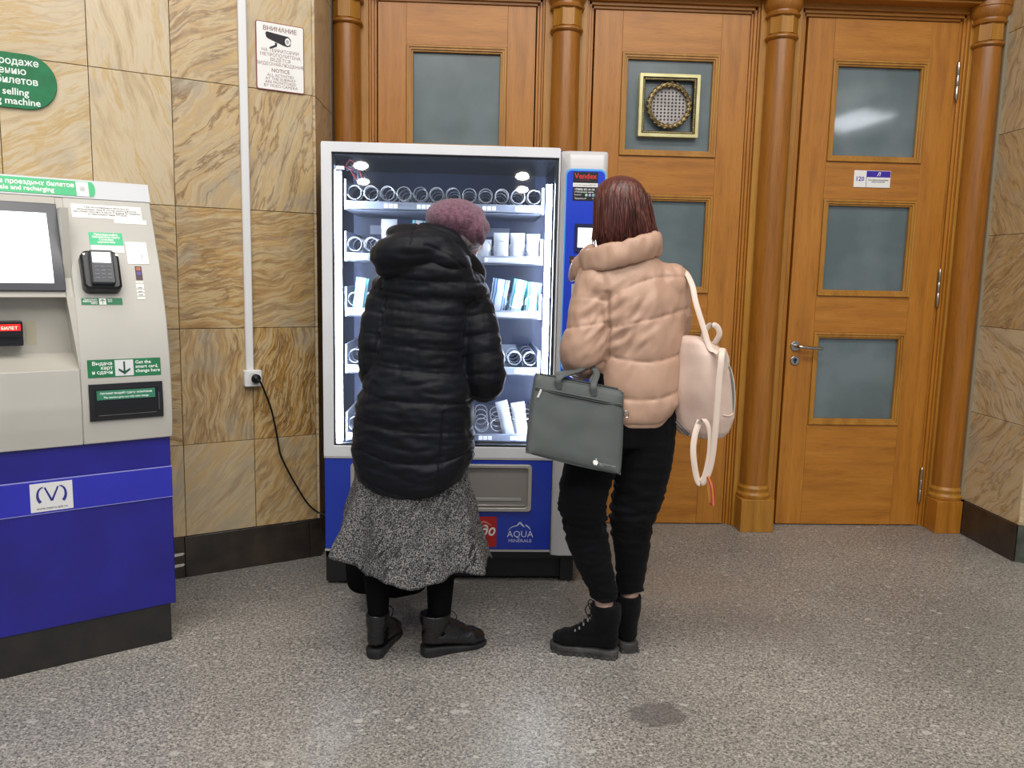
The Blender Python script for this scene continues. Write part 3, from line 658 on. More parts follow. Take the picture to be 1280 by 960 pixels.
# metro sticker on the blue band
st = part('logo_sticker', box(-.409, -.289, -.0085, -.007, .533, .626), mat('sticker_pale', 'dcdcdc', .5), tm)
LB = mat('logo_blue', '2c2c86', .5); bm = bmesh.new()
def stroke(bm, pts, wd, y):
    for i in range(len(pts) - 1):
        a, b = Vector(pts[i]), Vector(pts[i + 1]); d = (b - a).normalized(); nn = Vector((-d.y, d.x)) * wd[i] / 2; n2 = Vector((-d.y, d.x)) * wd[i + 1] / 2
        bm.faces.new([bm.verts.new((p.x, y, p.y)) for p in (a + nn, a - nn, b - n2, b + n2)])
for sg in (-1, 1):
    A = [(-.349 + sg * (.024 + .016 * math.cos(a)) , .586 + .026 * math.sin(a)) for a in [R(-62 + 155 * i / 14) for i in range(15)]]
    stroke(bm, A, [.010 - .006 * i / 14 for i in range(15)], -.0088)
stroke(bm, [(-.368, .6115), (-.349, .566), (-.330, .6115)], [.005, .0065, .005], -.0088)
bmesh.ops.recalc_face_normals(bm, faces=bm.faces)
part('metro_emblem', bm, LB, st, smooth=False)
text('www.metro.spb.ru', .0115, -.349, .540, -.0088, INK, st, align='CENTER', bold=.0001)

# ------------------------------------------------------------------ snack vending machine
VY = 3.323
vm = tag(empty('vending_machine', (0, VY, 0)), 'large blue and white snack vending machine with lit glass front', 'vending machine')
LEDM = emit('led_strip', 'e4eeff', 42)
bm = bmesh.new()
bx(bm, -.613, -.585, .03, .72, .134, 1.818); bx(bm, .50, .522, .03, .72, .134, 1.797)
bx(bm, -.585, .50, .70, .72, .134, 1.81); bx(bm, -.585, .50, .03, .70, 1.79, 1.815); bx(bm, -.585, .50, .03, .70, .134, .16); bx(bm, .335, .36, .02, .70, .16, 1.79)
part('cabinet', bm, mat('cabinet_dark', '26272c', .4), vm, bevel=.003)
bm = bmesh.new(); bx(bm, -.584, .334, .60, .62, .56, 1.79); bx(bm, -.584, .334, .03, .6, .56, .575)
part('inner_back', bm, INNER, vm)
bm = bmesh.new(); bx(bm, -.585, -.578, .02, .60, .56, 1.79); bx(bm, .328, .335, .02, .60, .56, 1.79); bx(bm, -.578, .328, .02, .6, 1.778, 1.79)
part('inner_side', bm, INNERD, vm)
part('door_frame', frame_ring(bmesh.new(), rrect(-.615, .3325, .556, 1.82, .006, 2), rrect(-.574, .327, .601, 1.781, .002, 2), -.012, .03), WFRAME, vm, bevel=.005)
bm = frame_ring(bmesh.new(), rrect(-.576, .329, .598, 1.783, .002, 2), rrect(-.566, .315, .609, 1.775, .002, 2), .0, .03); part('glass_seal', bm, mat('seal_black', '20232a', .4), vm)
part('glass_pane', box(-.572, .326, .004, .008, .602, 1.78), VGLASS, vm)
bm = bmesh.new(); bx(bm, -.566, -.546, .035, .055, .612, 1.712); part('led_strip', bm, LEDM, vm)
bm = bmesh.new(); bx(bm, .284, .306, .035, .055, .618, 1.682); part('led_strip', bm, LEDM, vm)
bm = bmesh.new(); bx(bm, -.576, -.568, .012, .014, .60, 1.74); part('seal_line', bm, mat('seal_grey', '8a90a0', .3), vm)
# power cord running to the wall socket
pc = wall_frame('power_cord', -.300, .85, off=.036)
bm = bmesh.new(); m_ = Matrix.Rotation(R(90), 4, 'X')
lathe(bm, [(.006, -.0), (.019, .002), (.02, .016), (.012, .026), (.007, .03)], 20); bmesh.ops.transform(bm, matrix=m_, verts=bm.verts)
bm.transform(pc.matrix_basis if 0 else (Matrix.Translation(pc.location - Vector((0, VY, 0))) @ Matrix.Rotation(A_L, 4, 'Z'))); cb = bmesh.new()
cpts = [(-.300, .85, .062), (-.288, .838, .07), (-.268, .798, .05), (-.235, .714, .03), (-.216, .624, .026), (-.205, .55, .028), (-.197, .503, .03), (-.169, .438, .022), (-.121, .341, .022), (-.074, .26, .024), (-.03, .217, .03), (.0, .2, .06)]
tube(cb, [(s + .300, -(d - .036), z - .85) for s, z, d in cpts] + [(.10, -.03, -.66)], .0042, 8, 4)
cb.transform(Matrix.Translation(pc.location - Vector((0, VY, 0))) @ Matrix.Rotation(A_L, 4, 'Z')); bpy.data.objects.remove(pc)
co = part('power_cord', cb, BLK, vm); part('plug', bm, BLK, co)
# wiring in the top corner
rnd = random.Random(3)
for i, c_ in enumerate(('7a2a2e', '20242c', '3a2a52', '8a3038', '1e3a30', '20242c', '6a3044', '30343c')):
    pts = [(-.56 + rnd.uniform(0, .02), .10 + .01 * i, 1.765 - rnd.uniform(0, .02)), (-.545 + rnd.uniform(0, .03), .09, 1.73 + rnd.uniform(-.02, .02)), (-.52 + rnd.uniform(-.01, .04), .08, 1.755 + rnd.uniform(-.03, .01)), (-.50 + rnd.uniform(-.02, .04), .09, 1.71 + rnd.uniform(-.02, .03)), (-.47 + rnd.uniform(-.03, .03), .12, 1.69 + rnd.uniform(-.03, .04))]
    part('wire', tube(bmesh.new(), pts, .0028, 6, 4), mat('wire_' + c_, c_, .4), vm)
part('wire_bracket', bx(box(-.575, -.535, .06, .064, 1.722, 1.736), -.575, -.569, .06, .064, 1.66, 1.736), STEELW, vm)
# shelves with their spirals, dividers and price tags
r_ = .0285; turns = 4
def helix(phase, mirror=1):
    n = 12 * turns
    return [(mirror * r_ * math.cos(phase + 2 * PI * i / 12), (.018 * i / 12 if i < 12 else .018 + .40 * (i - 12) / (n - 12)), r_ * math.sin(phase + 2 * PI * i / 12)) for i in range(n + 1)]
spir = []
for ph, mi in ((R(200), 1), (R(-20), -1), (R(60), 1), (R(120), -1)):
    me = bpy.data.meshes.new('spiral'); bm = tube(bmesh.new(), helix(ph, mi), .0023, 5); bm.to_mesh(me); bm.free(); me.materials.append(WIRE); spir.append(me)
tagm = bpy.data.meshes.new('price_tag'); bm = box(-.0082, .0082, -.002, 0, -.0085, .0085); bm.to_mesh(tagm); bm.free(); tagm.materials.append(emit('tag_glow', 'f4f6fa', .5))  # unlit price tags; their brightness is a faint glow put into the material
divm = bpy.data.meshes.new('divider'); bm = box(-.0006, .0006, 0, .42, 0, .055); bm.to_mesh(divm); bm.free(); divm.materials.append(mat('divider_grey', '8c94a8', .3))
RX = [-.503 + .0675 * i for i in range(12)]
RAILS = [1.585, 1.375, 1.148, .908, .618]
for k, z in enumerate(RAILS):
    sh = empty('shelf', (-.13, .10, z), 0, vm)
    bm = bx(bmesh.new(), -.41, .408, 0, .006, -.018, .018); bx(bm, -.41, .408, 0, .46, -.018, -.012)
    tray = part('tray', bm, STEELW, sh, bevel=.001)
    bm = bx(bmesh.new(), -.412, -.404, -.002, .46, -.018, .105); bx(bm, .398, .41, -.002, .46, -.018, .09); part('tray_side', bm, STEELW, sh, bevel=.001)
    part('motor_rail', box(-.40, .40, .43, .45, -.012, .07), mat('rail_grey', '5c6478', .4), sh)
    for i, x in enumerate(RX):
        s = link('spiral', spir[(i + k) % 4], None, sh); s.location = (x + .13, .012, .018 + .004 + .0315)
        if i < 11 and (i + k) % 2: d = link('divider', divm, None, sh); d.location = (x + .13 + .0337, .008, -.012)
    for i in range(6):
        for j in range(3):
            t = link('price_tag', tagm, None, sh); t.location = (RX[2 * i] + .13 - .004 + j * .0195 + (.012 if k in (1, 3) else 0), -.0006, .001)
    if k in (1, 2):
        for x0, x1 in ((-.40, -.33), (.18, .39)): part('rail_strip', box(x0, x1, -.003, 0, -.008, .010), mat('label_strip', 'eef0f4', .4), sh)
# pale grey plates hanging behind the shelves
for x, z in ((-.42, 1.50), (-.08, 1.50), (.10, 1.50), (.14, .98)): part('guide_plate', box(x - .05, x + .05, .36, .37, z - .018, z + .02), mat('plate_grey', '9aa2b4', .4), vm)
# lower door
part('lower_panel', box(-.613, .3325, -.008, .03, .158, .551), VBLUE, vm, bevel=.003)
part('frame_strip', bx(box(-.614, .3325, -.012, .03, .549, .556), -.614, .3325, -.010, .03, .150, .158), GREYL, vm)
hf = part('hatch_frame', frame_ring(bmesh.new(), rrect(-.505, .249, .328, .530, .016, 5), rrect(-.488, .232, .345, .515, .012, 5), -.022, .0), mat('hatch_silver', 'b0aca6', .3, .3), vm, bevel=.003)
part('hatch_flap', box(-.488, .232, -.010, -.004, .345, .515), mat('hatch_grey', '8f8a84', .35), vm)
bm = box(-.47, .205, -.014, -.010, .372, .386); part('flap_rib', bm, mat('hatch_light', 'a8a4a0', .3), vm, bevel=.003)  # raised rib across the flap, paler than the flap
bm = box(-.480, .222, -.016, -.010, .349, .357); part('flap_lip', bm, mat('hatch_silver'), vm, bevel=.003)
for name, m, pts in (('red_logo', RED, (-.028, .106, .17, .303)),):
    lg = part(name, box(pts[0], pts[1], -.0092, -.008, pts[2], pts[3]), mat('logo_red', 'b8201c', .45), vm)
text('Чу∂о', .060, .098, .222, -.0098, WHITE, lg, align='RIGHT', shear=.25, bold=.0016, sx=.86)
bm = bmesh.new(); stroke(bm, [(.035, .272), (.05, .282), (.066, .276), (.085, .262)], [.003, .008, .006, .002], -.0098); stroke(bm, [(.02, .25), (.05, .262), (.07, .252)], [.002, .006, .002], -.0098)
part('swirl', bm, mat('pink_swirl', 'd88a80', .5), lg, smooth=False)
LW = mat('logo_white', 'd4dcf0', .45)
aq = text('AQUA', .040, .2055, .214, -.0086, LW, vm, 'water_logo', 'CENTER', sx=.98)
text('MINERALE', .0195, .2055, .1915, -.0086, LW, vm, 'water_logo_lower', 'CENTER', sx=1.12)
bm = bmesh.new(); stroke(bm, [(.155, .243), (.166, .256), (.182, .263)], [.001, .003, .004], -.0088); stroke(bm, [(.180, .262), (.192, .264), (.204, .279), (.215, .266), (.224, .258)], [.004, .005, .008, .007, .002], -.0088); stroke(bm, [(.228, .268), (.242, .257), (.25, .245)], [.006, .005, .001], -.0088)
part('mountain_logo', bm, LW, vm, smooth=False)
# feet and skid
part('skid', box(-.60, .44, .055, .68, .018, .134), mat('skid_black', '101012', .5), vm)
bm = bx(bmesh.new(), -.611, -.44, .0, .12, .014, .15); bx(bm, -.611, .45, .0, .03, .12, .15); part('kick_panel', bm, mat('skid_black'), vm)
for x in (-.575, .40): 
    for y in (.05, .62): part('foot', lathe(bmesh.new(), [(.022, 0), (.022, .008), (.008, .012), (.008, .06)], 12, (x, y)), CHROME if y < .1 else BLK, vm)
part('leg_post', box(.385, .44, .03, .08, .01, .15), mat('skid_black'), vm)
# control column
prof = [(.3335, .03, 0), (.336, -.018, 0), (.366, -.05, 0), (.50, -.056, 0), (.518, -.04, 0), (.524, -.005, 0), (.524, .03, 0)]
def colsec(z, out=1.0, wtop=0):
    return [(x, y * (out if y < 0 else 1), z) for x, y, _ in prof]
bm = bmesh.new(); secs = []
for z, o_ in ((.134, .35), (.3, .5), (.55, .7), (.9, .95), (1.3, 1.05), (1.6, 1.1), (1.74, 1.1), (1.79, .95), (1.808, .6)):
    secs.append([bm.verts.new(p) for p in colsec(z, o_)])
for i in range(len(secs) - 1):
    for j in range(len(prof) - 1): bm.faces.new((secs[i][j], secs[i][j + 1], secs[i + 1][j + 1], secs[i + 1][j]))
    bm.faces.new((secs[i][-1], secs[i][0], secs[i + 1][0], secs[i + 1][-1]))
bm.faces.new(secs[0][::-1]); bm.faces.new(secs[-1])
bmesh.ops.recalc_face_normals(bm, faces=bm.faces)
part('control_column', bm, GREYL if 0 else noisy('column_grey', 'c2c0c0', 'cac8c8', 4, .32), vm, bevel=.006, angle=50)
def colf(z): return -.056 * float(np.interp(z, [.134, .3, .55, .9, 1.3, 1.6, 1.74], [.35, .5, .7, .95, 1.05, 1.1, 1.1]))
def onv(x, z, y): return Vector((x, colf(z) + .004 + y, z))
def vsheet(name, x0, x1, z0, z1, d, m, parent=None, r=.0):
    bm = bmesh.new(); n = max(1, int((z1 - z0) / .08)); rows = []
    zs = [z0 + (z1 - z0) * i / n for i in range(n + 1)]
    if r: zs = zs[:-1] + [z1 - r * (1 - math.sin(R(a))) for a in (0, 30, 60, 90)]
    for z in zs:
        ins = r - math.sqrt(max(r * r - max(z - (z1 - r), 0) ** 2, 0)) if r else 0
        rows.append([bm.verts.new(onv(x, z, y)) for x, y in ((x0 + ins, .004), (x0 + ins, -d), (x1 - ins, -d), (x1 - ins, .004))])
    for i in range(len(rows) - 1):
        for j in range(3): bm.faces.new((rows[i][j], rows[i][j + 1], rows[i + 1][j + 1], rows[i + 1][j]))
    bm.faces.new(rows[-1]); bm.faces.new(rows[0][::-1])
    return part(name, bm, m, parent or vm)
vsheet('light_blue_surround', .349, .509, .60, 1.735, .006, LBLUE, r=.022)
vsheet('blue_control_panel', .354, .504, .604, 1.727, .009, VBLUE2, r=.018)
lb = vsheet('operator_label', .378, .476, 1.612, 1.723, .0102, mat('label_black', '17161c', .35))
text('Vendex', .0285, .427, 1.6975, -.0108, mat('label_red', 'd22a2a', .5), lb, align='CENTER', bold=.0005, fmap=onv)
text('М О С К В А', .0075, .427, 1.688, -.0108, mat('label_red2', '8a3038', .5), lb, align='CENTER', fmap=onv)
vsheet('label_strip', .378, .476, 1.665, 1.680, .011, PAPER, lb)
text('Служба поддержки', .0068, .383, 1.670, -.0116, INK, lb, fmap=onv); text('VENDEX', .0075, .472, 1.670, -.0116, INK, lb, align='RIGHT', fmap=onv)
text('+7(800) 551-41-50', .0105, .384, 1.652, -.0108, WHITE, lb, fmap=onv, bold=.0002)
text('«Электронная книга»', .0075, .384, 1.643, -.0108, WHITE, lb, fmap=onv, bold=.0001); text('Контакт', .0075, .384, 1.632, -.0108, WHITE, lb, fmap=onv)
text('Продавец №', .0075, .386, 1.618, -.0108, WHITE, lb, fmap=onv); text('481', .0085, .456, 1.618, -.0108, WHITE, lb, fmap=onv)
for x, c_ in ((.432, '9ad4a0'), (.446, 'a8a0d8'), (.460, '8ac0c8')): 
    bm = bmesh.new(); bm.faces.new([bm.verts.new(onv(x + .0055 * math.cos(2 * PI * i / 12), 1.634 + .0055 * math.sin(2 * PI * i / 12), -.0108)) for i in range(12)]); part('round_icon', bm, mat('icon_' + c_, c_, .5), lb)
sf = vsheet('display_bezel', .391, .499, 1.412, 1.522, .016, mat('bezel_navy', '232a4a', .3))
vsheet('display', .403, .490, 1.430, 1.506, .0168, emit('display_light', 'f2f7ff', 1.3))
ib = vsheet('instruction_label', .374, .470, 1.294, 1.395, .0104, mat('label_brown', '33261f', .5))
text('Инструкция', .0105, .422, 1.384, -.0109, WHITE, ib, align='CENTER', fmap=onv)
for z0, z1, m_ in ((1.374, 1.381, mat('orange_line', 'c87a48', .5)), (1.342, 1.366, PAPER), (1.334, 1.339, mat('orange_line')), (1.314, 1.331, PAPER), (1.298, 1.310, PAPER)): vsheet('instruction_row', .380, .464, z0, z1, .0109, m_, ib)
vsheet('coin_plate', .385, .47, 1.12, 1.285, .0104, mat('coin_steel', 'c8ccd4', .3, .4))
vsheet('coin_slot', .43, .436, 1.22, 1.25, .0108, BLK)
vsheet('note_reader', .385, .47, .93, 1.06, .02, BLK)
vsheet('change_tray', .375, .48, .66, .76, .012, mat('tray_dark', '26282e', .3))

# goods: pillow packs standing in the spirals
def pack_mesh(w_, h_, t_, m):
    bm = bmesh.new(); nx, nzz = 8, 12; rows = {}
    for side in (-1, 1):
        for j in range(nzz + 1):
            for i in range(nx + 1):
                u, v = i / nx * 2 - 1, j / nzz * 2 - 1
                bulge = (max(0, 1 - abs(u) ** 2.6) ** .6) * (max(0, 1 - (min(1, abs(v) / .86)) ** 3) ** .6)
                crimp = 1 + .0 * v; wid = w_ / 2 * (1 - .06 * (1 - abs(v)) + (.02 * math.sin(j * 2.1)))
                if side == 1 and (i in (0, nx) or j in (0, nzz)): rows[(1, i, j)] = rows[(-1, i, j)]; continue
                y = side * (t_ / 2 * bulge + .0008) + .002 * noise.noise(Vector((u * 3, v * 3, side * 2)))
                if i in (0, nx) or j in (0, nzz): y = 0
                rows[(side, i, j)] = bm.verts.new((u * wid, y, (v + 1) * h_ / 2))
    for side in (-1, 1):
        for j in range(nzz):
            for i in range(nx):
                q = [rows[(side, i, j)], rows[(side, i + 1, j)], rows[(side, i + 1, j + 1)], rows[(side, i, j + 1)]]
                if side == 1: q = q[::-1]
                try: bm.faces.new(q)
                except ValueError: pass
    me = bpy.data.meshes.new('snack_pack'); bm.to_mesh(me); bm.free(); me.materials.append(m); return me
def packmat(name, teal):
    m = mat(name, 'dfe6ee', .35); nt, N, L, b = nodes(m)
    tc = N('ShaderNodeTexCoord'); wv = N('ShaderNodeTexWave', wave_type='BANDS', bands_direction='X'); wv.inputs['Scale'].default_value = 7; wv.inputs['Distortion'].default_value = 2.2; wv.inputs['Detail'].default_value = 2
    L(tc.outputs['Object'], wv.inputs['Vector'])
    r = ramp(N, [(.0, 'e8eef4'), (.70, 'e4ecf2'), (.76, teal), (.93, teal), (1, 'bfe6ee')]); L(wv.outputs['Color'], r.inputs[0]); L(r.outputs[0], b.inputs['Base Color']); return m
PT = packmat('teal_striped_foil', '1ea8b4'); PB = packmat('blue_striped_foil', '2f74c8'); PW = mat('white_foil', 'e4e8ee', .35)
G3 = 'snack packs standing in the machine spirals'
def goods(x, shelf, w_, h_, m, tilt, label, y=.125, kind='snack_pack', dz=0, t_=.03):
    o = link(kind, pack_mesh(w_, h_, t_, m), None); o.location = (x, VY + y, RAILS[shelf] - .011 + .0008 + dz + abs(math.sin(R(tilt))) * w_ / 2); o.rotation_euler = (R(-4), R(tilt), 0)
    return tag(o, label, 'snack pack', G3)
goods(-.362, 1, .066, .150, PW, 0, 'white snack pack with flared top, left of the mauve beret on the second shelf', dz=.02)
goods(-.245, 1, .062, .146, PT, 3, 'white and teal pack half hidden behind the black hood, second shelf', dz=.02)
goods(.036, 1, .060, .095, PW, 0, 'short white pack right beside the mauve beret on the second shelf')
goods(.106, 1, .064, .125, PW, 0, 'white pack second from the beret on the second shelf')
goods(.174, 1, .062, .125, PW, 0, 'white pack on the second shelf between two other white packs')
goods(.240, 1, .058, .122, PW, 0, 'rightmost white pack on the second shelf')
goods(-.490, 2, .056, .150, PT, 7, 'teal-topped pack alone at the left end of the third shelf')
goods(.087, 2, .072, .155, PB, 9, 'blue striped pack leaning right beside the black coat, third shelf')
goods(.160, 2, .060, .155, PT, 12, 'teal striped pack leaning right in the middle of three, third shelf')
goods(.236, 2, .064, .145, PT, 6, 'teal striped pack at the right end of the third shelf')
goods(.158, 4, .054, .165, PW, -14, 'white wrapper leaning left by the coat elbow on the lowest shelf')
goods(.212, 4, .060, .160, PW, -8, 'white wrapper behind the grey laptop bag corner on the lowest shelf')
for i, (a_, b_) in enumerate((((6.40, -7.3, 4.2), (6.62, -5.6, 4.2)), ((6.72, -7.3, 4.2), (6.92, -5.8, 4.2)), ((7.02, -7.5, 4.2), (7.22, -5.9, 4.2)))):
    o = part('tube_lamp', tube(bmesh.new(), [a_, b_], .018, 8), emit('tube_lamp_light', 'f4f8ff', 30)); tag(o, 'slim ceiling tube lamp far behind the viewer, ' + ('nearest the ticket machine side', 'between the other two tubes', 'farthest to the right')[i], 'lamp')
# lamps of the hall behind the viewer (seen only as reflections)
GL = emit('lamp_globe', 'fff6e8', 40)
for x, y, w_ in ((-3.22, -16.6, 'nearer of the left pair'), (-3.71, -20.7, 'farther of the left pair'), (1.35, -18.0, 'nearer of the right pair'), (1.57, -21.9, 'farther of the right pair')):
    o = part('ceiling_lamp', ellipsoid(bmesh.new(), (0, 0, 0), (.2, .2, .10)), GL, loc=(x, y, 4.2)); tag(o, 'round hall ceiling lamp mirrored in the machine glass, ' + w_, 'lamp', 'hall ceiling lamps')

# ------------------------------------------------------------------ people
def fabric(name, c1, c2, rough=.6, bump=.15, bscale=500, scale=12, sheen=.0, **k):
    m = noisy(name, c1, c2, scale, rough, bump, bscale, **k)
    m.node_tree.nodes['Principled BSDF'].inputs['Sheen Weight'].default_value = sheen
    return m
SKIN = noisy('skin', 'c0988a', 'cca698', 30, .5, .05, 200); SKIN.node_tree.nodes['Principled BSDF'].inputs['Subsurface Weight'].default_value = .1
SKIN.node_tree.nodes['Principled BSDF'].inputs['Subsurface Radius'].default_value = (.01, .004, .002)
COATM = fabric('black_puffer_nylon', '04060c', '090c16', .55, .12, 260, 10, .04)
COATM2 = fabric('black_ribbed_nylon', '06070a', '0a0c10', .55, .2, 300, 10, .04)
JACKM = fabric('beige_puffer_nylon', 'b08c76', 'ba9781', .45, .10, 220, 6, .05)
PANTM = fabric('black_trouser_cloth', '06070a', '0b0c10', .8, .25, 700, 10, .03)
TIGHTM = fabric('black_tights', '060607', '0a0a0c', .8, .1, 900)
LEATH = noisy('black_leather', '09090c', '101014', 16, .28, .25, 150)
SUEDE = fabric('black_suede', '070708', '0e0e10', .85, .4, 400, 20, .05)
SOLE = noisy('grey_rubber_sole', '2f2f2f', '4a4846', 25, .7, .2, 120)
SOLEB = noisy('black_rubber_sole', '161618', '262628', 20, .55, .2, 120)
for m_, k_ in ((COATM, .22), (COATM2, .2), (PANTM, .12), (TIGHTM, .1), (SUEDE, .1), (LEATH, .6)): m_.node_tree.nodes['Principled BSDF'].inputs['Specular IOR Level'].default_value = k_
def tweed():
    m = mat('grey_flecked_wool', '55555a', .9); nt, N, L, b = nodes(m); tc = N('ShaderNodeTexCoord')
    n = N('ShaderNodeTexNoise'); n.inputs['Scale'].default_value = 240; n.inputs['Detail'].default_value = 2; L(tc.outputs['Object'], n.inputs['Vector'])
    r = ramp(N, [(.40, '131315'), (.50, '504f4f'), (.63, '858381')]); L(n.outputs['Fac'], r.inputs[0])
    vr = N('ShaderNodeVectorRotate', rotation_type='Y_AXIS'); vr.inputs['Angle'].default_value = R(58); wn = N('ShaderNodeTexNoise'); wn.inputs['Scale'].default_value = 5; wsc = N('ShaderNodeVectorMath', operation='SCALE'); wsc.inputs['Scale'].default_value = .10; wad = N('ShaderNodeVectorMath', operation='ADD')
    L(tc.outputs['Object'], wn.inputs['Vector']); L(wn.outputs['Color'], wsc.inputs[0]); L(tc.outputs['Object'], wad.inputs[0]); L(wsc.outputs[0], wad.inputs[1]); L(wad.outputs[0], vr.inputs['Vector'])
    rot = N('ShaderNodeMapping'); rot.inputs['Scale'].default_value = (13, 13, 75); L(vr.outputs[0], rot.inputs[0])
    n2 = N('ShaderNodeTexNoise'); n2.inputs['Scale'].default_value = 1; n2.inputs['Detail'].default_value = 4; n2.inputs['Distortion'].default_value = 1.2; L(rot.outputs[0], n2.inputs['Vector'])
    r2 = ramp(N, [(.41, (1, 1, 1, 1)), (.455, (0, 0, 0, 1))]); L(n2.outputs['Fac'], r2.inputs[0])
    n3 = N('ShaderNodeTexNoise'); n3.inputs['Scale'].default_value = 7; L(tc.outputs['Object'], n3.inputs['Vector'])
    r3 = ramp(N, [(.40, (1, 1, 1, 1)), (.58, (.15, .15, .15, 1))]); L(n3.outputs['Fac'], r3.inputs[0])
    mu = N('ShaderNodeMath', operation='MULTIPLY'); L(r2.outputs[0], mu.inputs[0]); L(r3.outputs[0], mu.inputs[1])
    mx = N('ShaderNodeMix', data_type='RGBA'); L(mu.outputs[0], mx.inputs[0]); L(r.outputs[0], mx.inputs[6]); mx.inputs[7].default_value = srgb('1c1c20')
    L(mx.outputs[2], b.inputs['Base Color'])
    bp = N('ShaderNodeBump'); bp.inputs['Strength'].default_value = .3; bp.inputs['Distance'].default_value = .003; L(n.outputs['Fac'], bp.inputs['Height']); L(bp.outputs[0], b.inputs['Normal'])
    return m
TWEED = tweed()
def hairmat():
    m = mat('auburn_hair', '40201c', .38); nt, N, L, b = nodes(m); tc = N('ShaderNodeTexCoord'); mp = N('ShaderNodeMapping'); mp.inputs['Scale'].default_value = (170, 170, 5); L(tc.outputs['Object'], mp.inputs[0])
    n = N('ShaderNodeTexNoise'); n.inputs['Scale'].default_value = 1.2; n.inputs['Detail'].default_value = 5; n.inputs['Distortion'].default_value = .4; L(mp.outputs[0], n.inputs['Vector'])
    r = ramp(N, [(.3, '241210'), (.5, '522820'), (.72, '84493c')]); L(n.outputs['Fac'], r.inputs[0]); L(r.outputs[0], b.inputs['Base Color'])
    bp = N('ShaderNodeBump'); bp.inputs['Strength'].default_value = .5; bp.inputs['Distance'].default_value = .004; L(n.outputs['Fac'], bp.inputs['Height']); L(bp.outputs[0], b.inputs['Normal'])
    return m
HAIR = hairmat()
HAIRG = noisy('grey_hair', '6a6260', '9a9290', 80, .6, .3, 200, stretch=(1, 1, .1))
WOOL = noisy('mauve_wool', '5e3a4a', '7e5668', 90, .95, .6, 260); WOOL.node_tree.nodes['Principled BSDF'].inputs['Sheen Weight'].default_value = .25

def interp_loft(bm, secs, yaw=0, n=40, sub=4, power=2.3):
    """secs: (z, cx, cy, rx, ry); smooth stack of superellipses, capped"""
    S = [tuple(q) for q in spline(secs, sub)]; rings = []
    c, s = math.cos(yaw), math.sin(yaw)
    for z, cx, cyy, rx, ry in S:
        ring = []
        for k in range(n):
            a = 2 * PI * k / n; ca, sa = math.cos(a), math.sin(a); e_ = 2 / power
            x = rx * math.copysign(abs(ca) ** e_, ca); y = ry * math.copysign(abs(sa) ** e_, sa)
            ring.append(bm.verts.new((cx + x * c - y * s, cyy + x * s + y * c, z)))
        rings.append(ring)
    for i in range(len(rings) - 1):
        for k in range(n): bm.faces.new((rings[i][k], rings[i][(k + 1) % n], rings[i + 1][(k + 1) % n], rings[i + 1][k]))
    bm.faces.new(rings[0][::-1]); bm.faces.new(rings[-1]); return bm
def hand(bm, wrist, d, nrm, curl=1.0, side=1, size=1.0):
    """palm and five fingers; d = direction of the hand, nrm = side the fingers close to, side = which side the thumb leaves"""
    d = Vector(d).normalized(); nrm = Vector(nrm); nrm = (nrm - d * nrm.dot(d)).normalized(); s = d.cross(nrm) * side; w0 = Vector(wrist)
    for k in range(4):      # palm from four merging rays
        o = (k - 1.5) * .018 * size
        tube(bm, [w0 + s * o * .45, w0 + d * .045 * size + s * o * .9, w0 + d * .088 * size + s * o], [.015 * size, .014 * size, .0115 * size], 10, 2, round_cap=True)
        ln = [.068, .078, .073, .056][k] * size; p = w0 + d * .088 * size + s * o; pts = [p]; a = 0
        for seg, da in ((.42, 35), (.32, 45), (.26, 30)):
            a += R(da) * curl; p = p + (d * math.cos(a) + nrm * math.sin(a)) * ln * seg; pts.append(p)
        tube(bm, pts, [.0098 * size, .0092 * size, .0084 * size, .0072 * size], 10, 2, round_cap=True)
    o = -(1.6) * .018 * size
    pts = [w0 + d * .02 * size + s * o * .5, w0 + d * .048 * size + s * (o - .012 * size) + nrm * .010 * size, w0 + d * .072 * size + s * (o - .012 * size) + nrm * .026 * size * curl, w0 + d * .090 * size + s * (o + .002) + nrm * .038 * size * curl]
    tube(bm, pts, [.014 * size, .012 * size, .0105 * size, .008 * size], 10, 2, round_cap=True)
def head(bm, c, yaw, pitch=0, k=1.0):
    """skull, jaw, nose, lips, ears, neck root; local x right, y forward, z up"""
    M_ = Matrix.Translation(c) @ Matrix.Rotation(yaw, 4, 'Z') @ Matrix.Rotation(pitch, 4, 'X'); P_ = lambda x, y, z: M_ @ Vector((x * k, y * k, z * k))
    def el(cx, cyy, cz_, rx, ry, rz, rot=(0, 0, 0)):
        t = bmesh.new(); ellipsoid(t, (0, 0, 0), (rx * k, ry * k, rz * k), rot, 20, 14); bmesh.ops.transform(t, matrix=M_ @ Matrix.Translation((cx * k, cyy * k, cz_ * k)), verts=t.verts)
        me = bpy.data.meshes.new('t'); t.to_mesh(me); t.free(); bm.from_mesh(me); bpy.data.meshes.remove(me)
    el(0, -.012, .025, .074, .094, .088); el(0, .028, -.01, .062, .062, .085); el(0, .040, -.065, .045, .045, .040)
    for sg in (-1, 1):
        el(sg * .032, .072, -.018, .022, .018, .022); el(sg * .075, -.008, -.004, .006, .018, .031, (0, sg * 8, 0)); el(sg * .030, .082, .032, .022, .008, .007)
    tube(bm, [P_(0, .084, .025), P_(0, .098, .002), P_(0, .108, -.016)], [.007 * k, .009 * k, .011 * k], 10, 3, round_cap=True)
    for sg in (-1, 1): el(sg * .010, .097, -.018, .008, .008, .007)
    el(0, .086, -.043, .021, .010, .0055); el(0, .083, -.054, .018, .010, .006); el(0, .076, -.088, .018, .014, .013)
    return M_
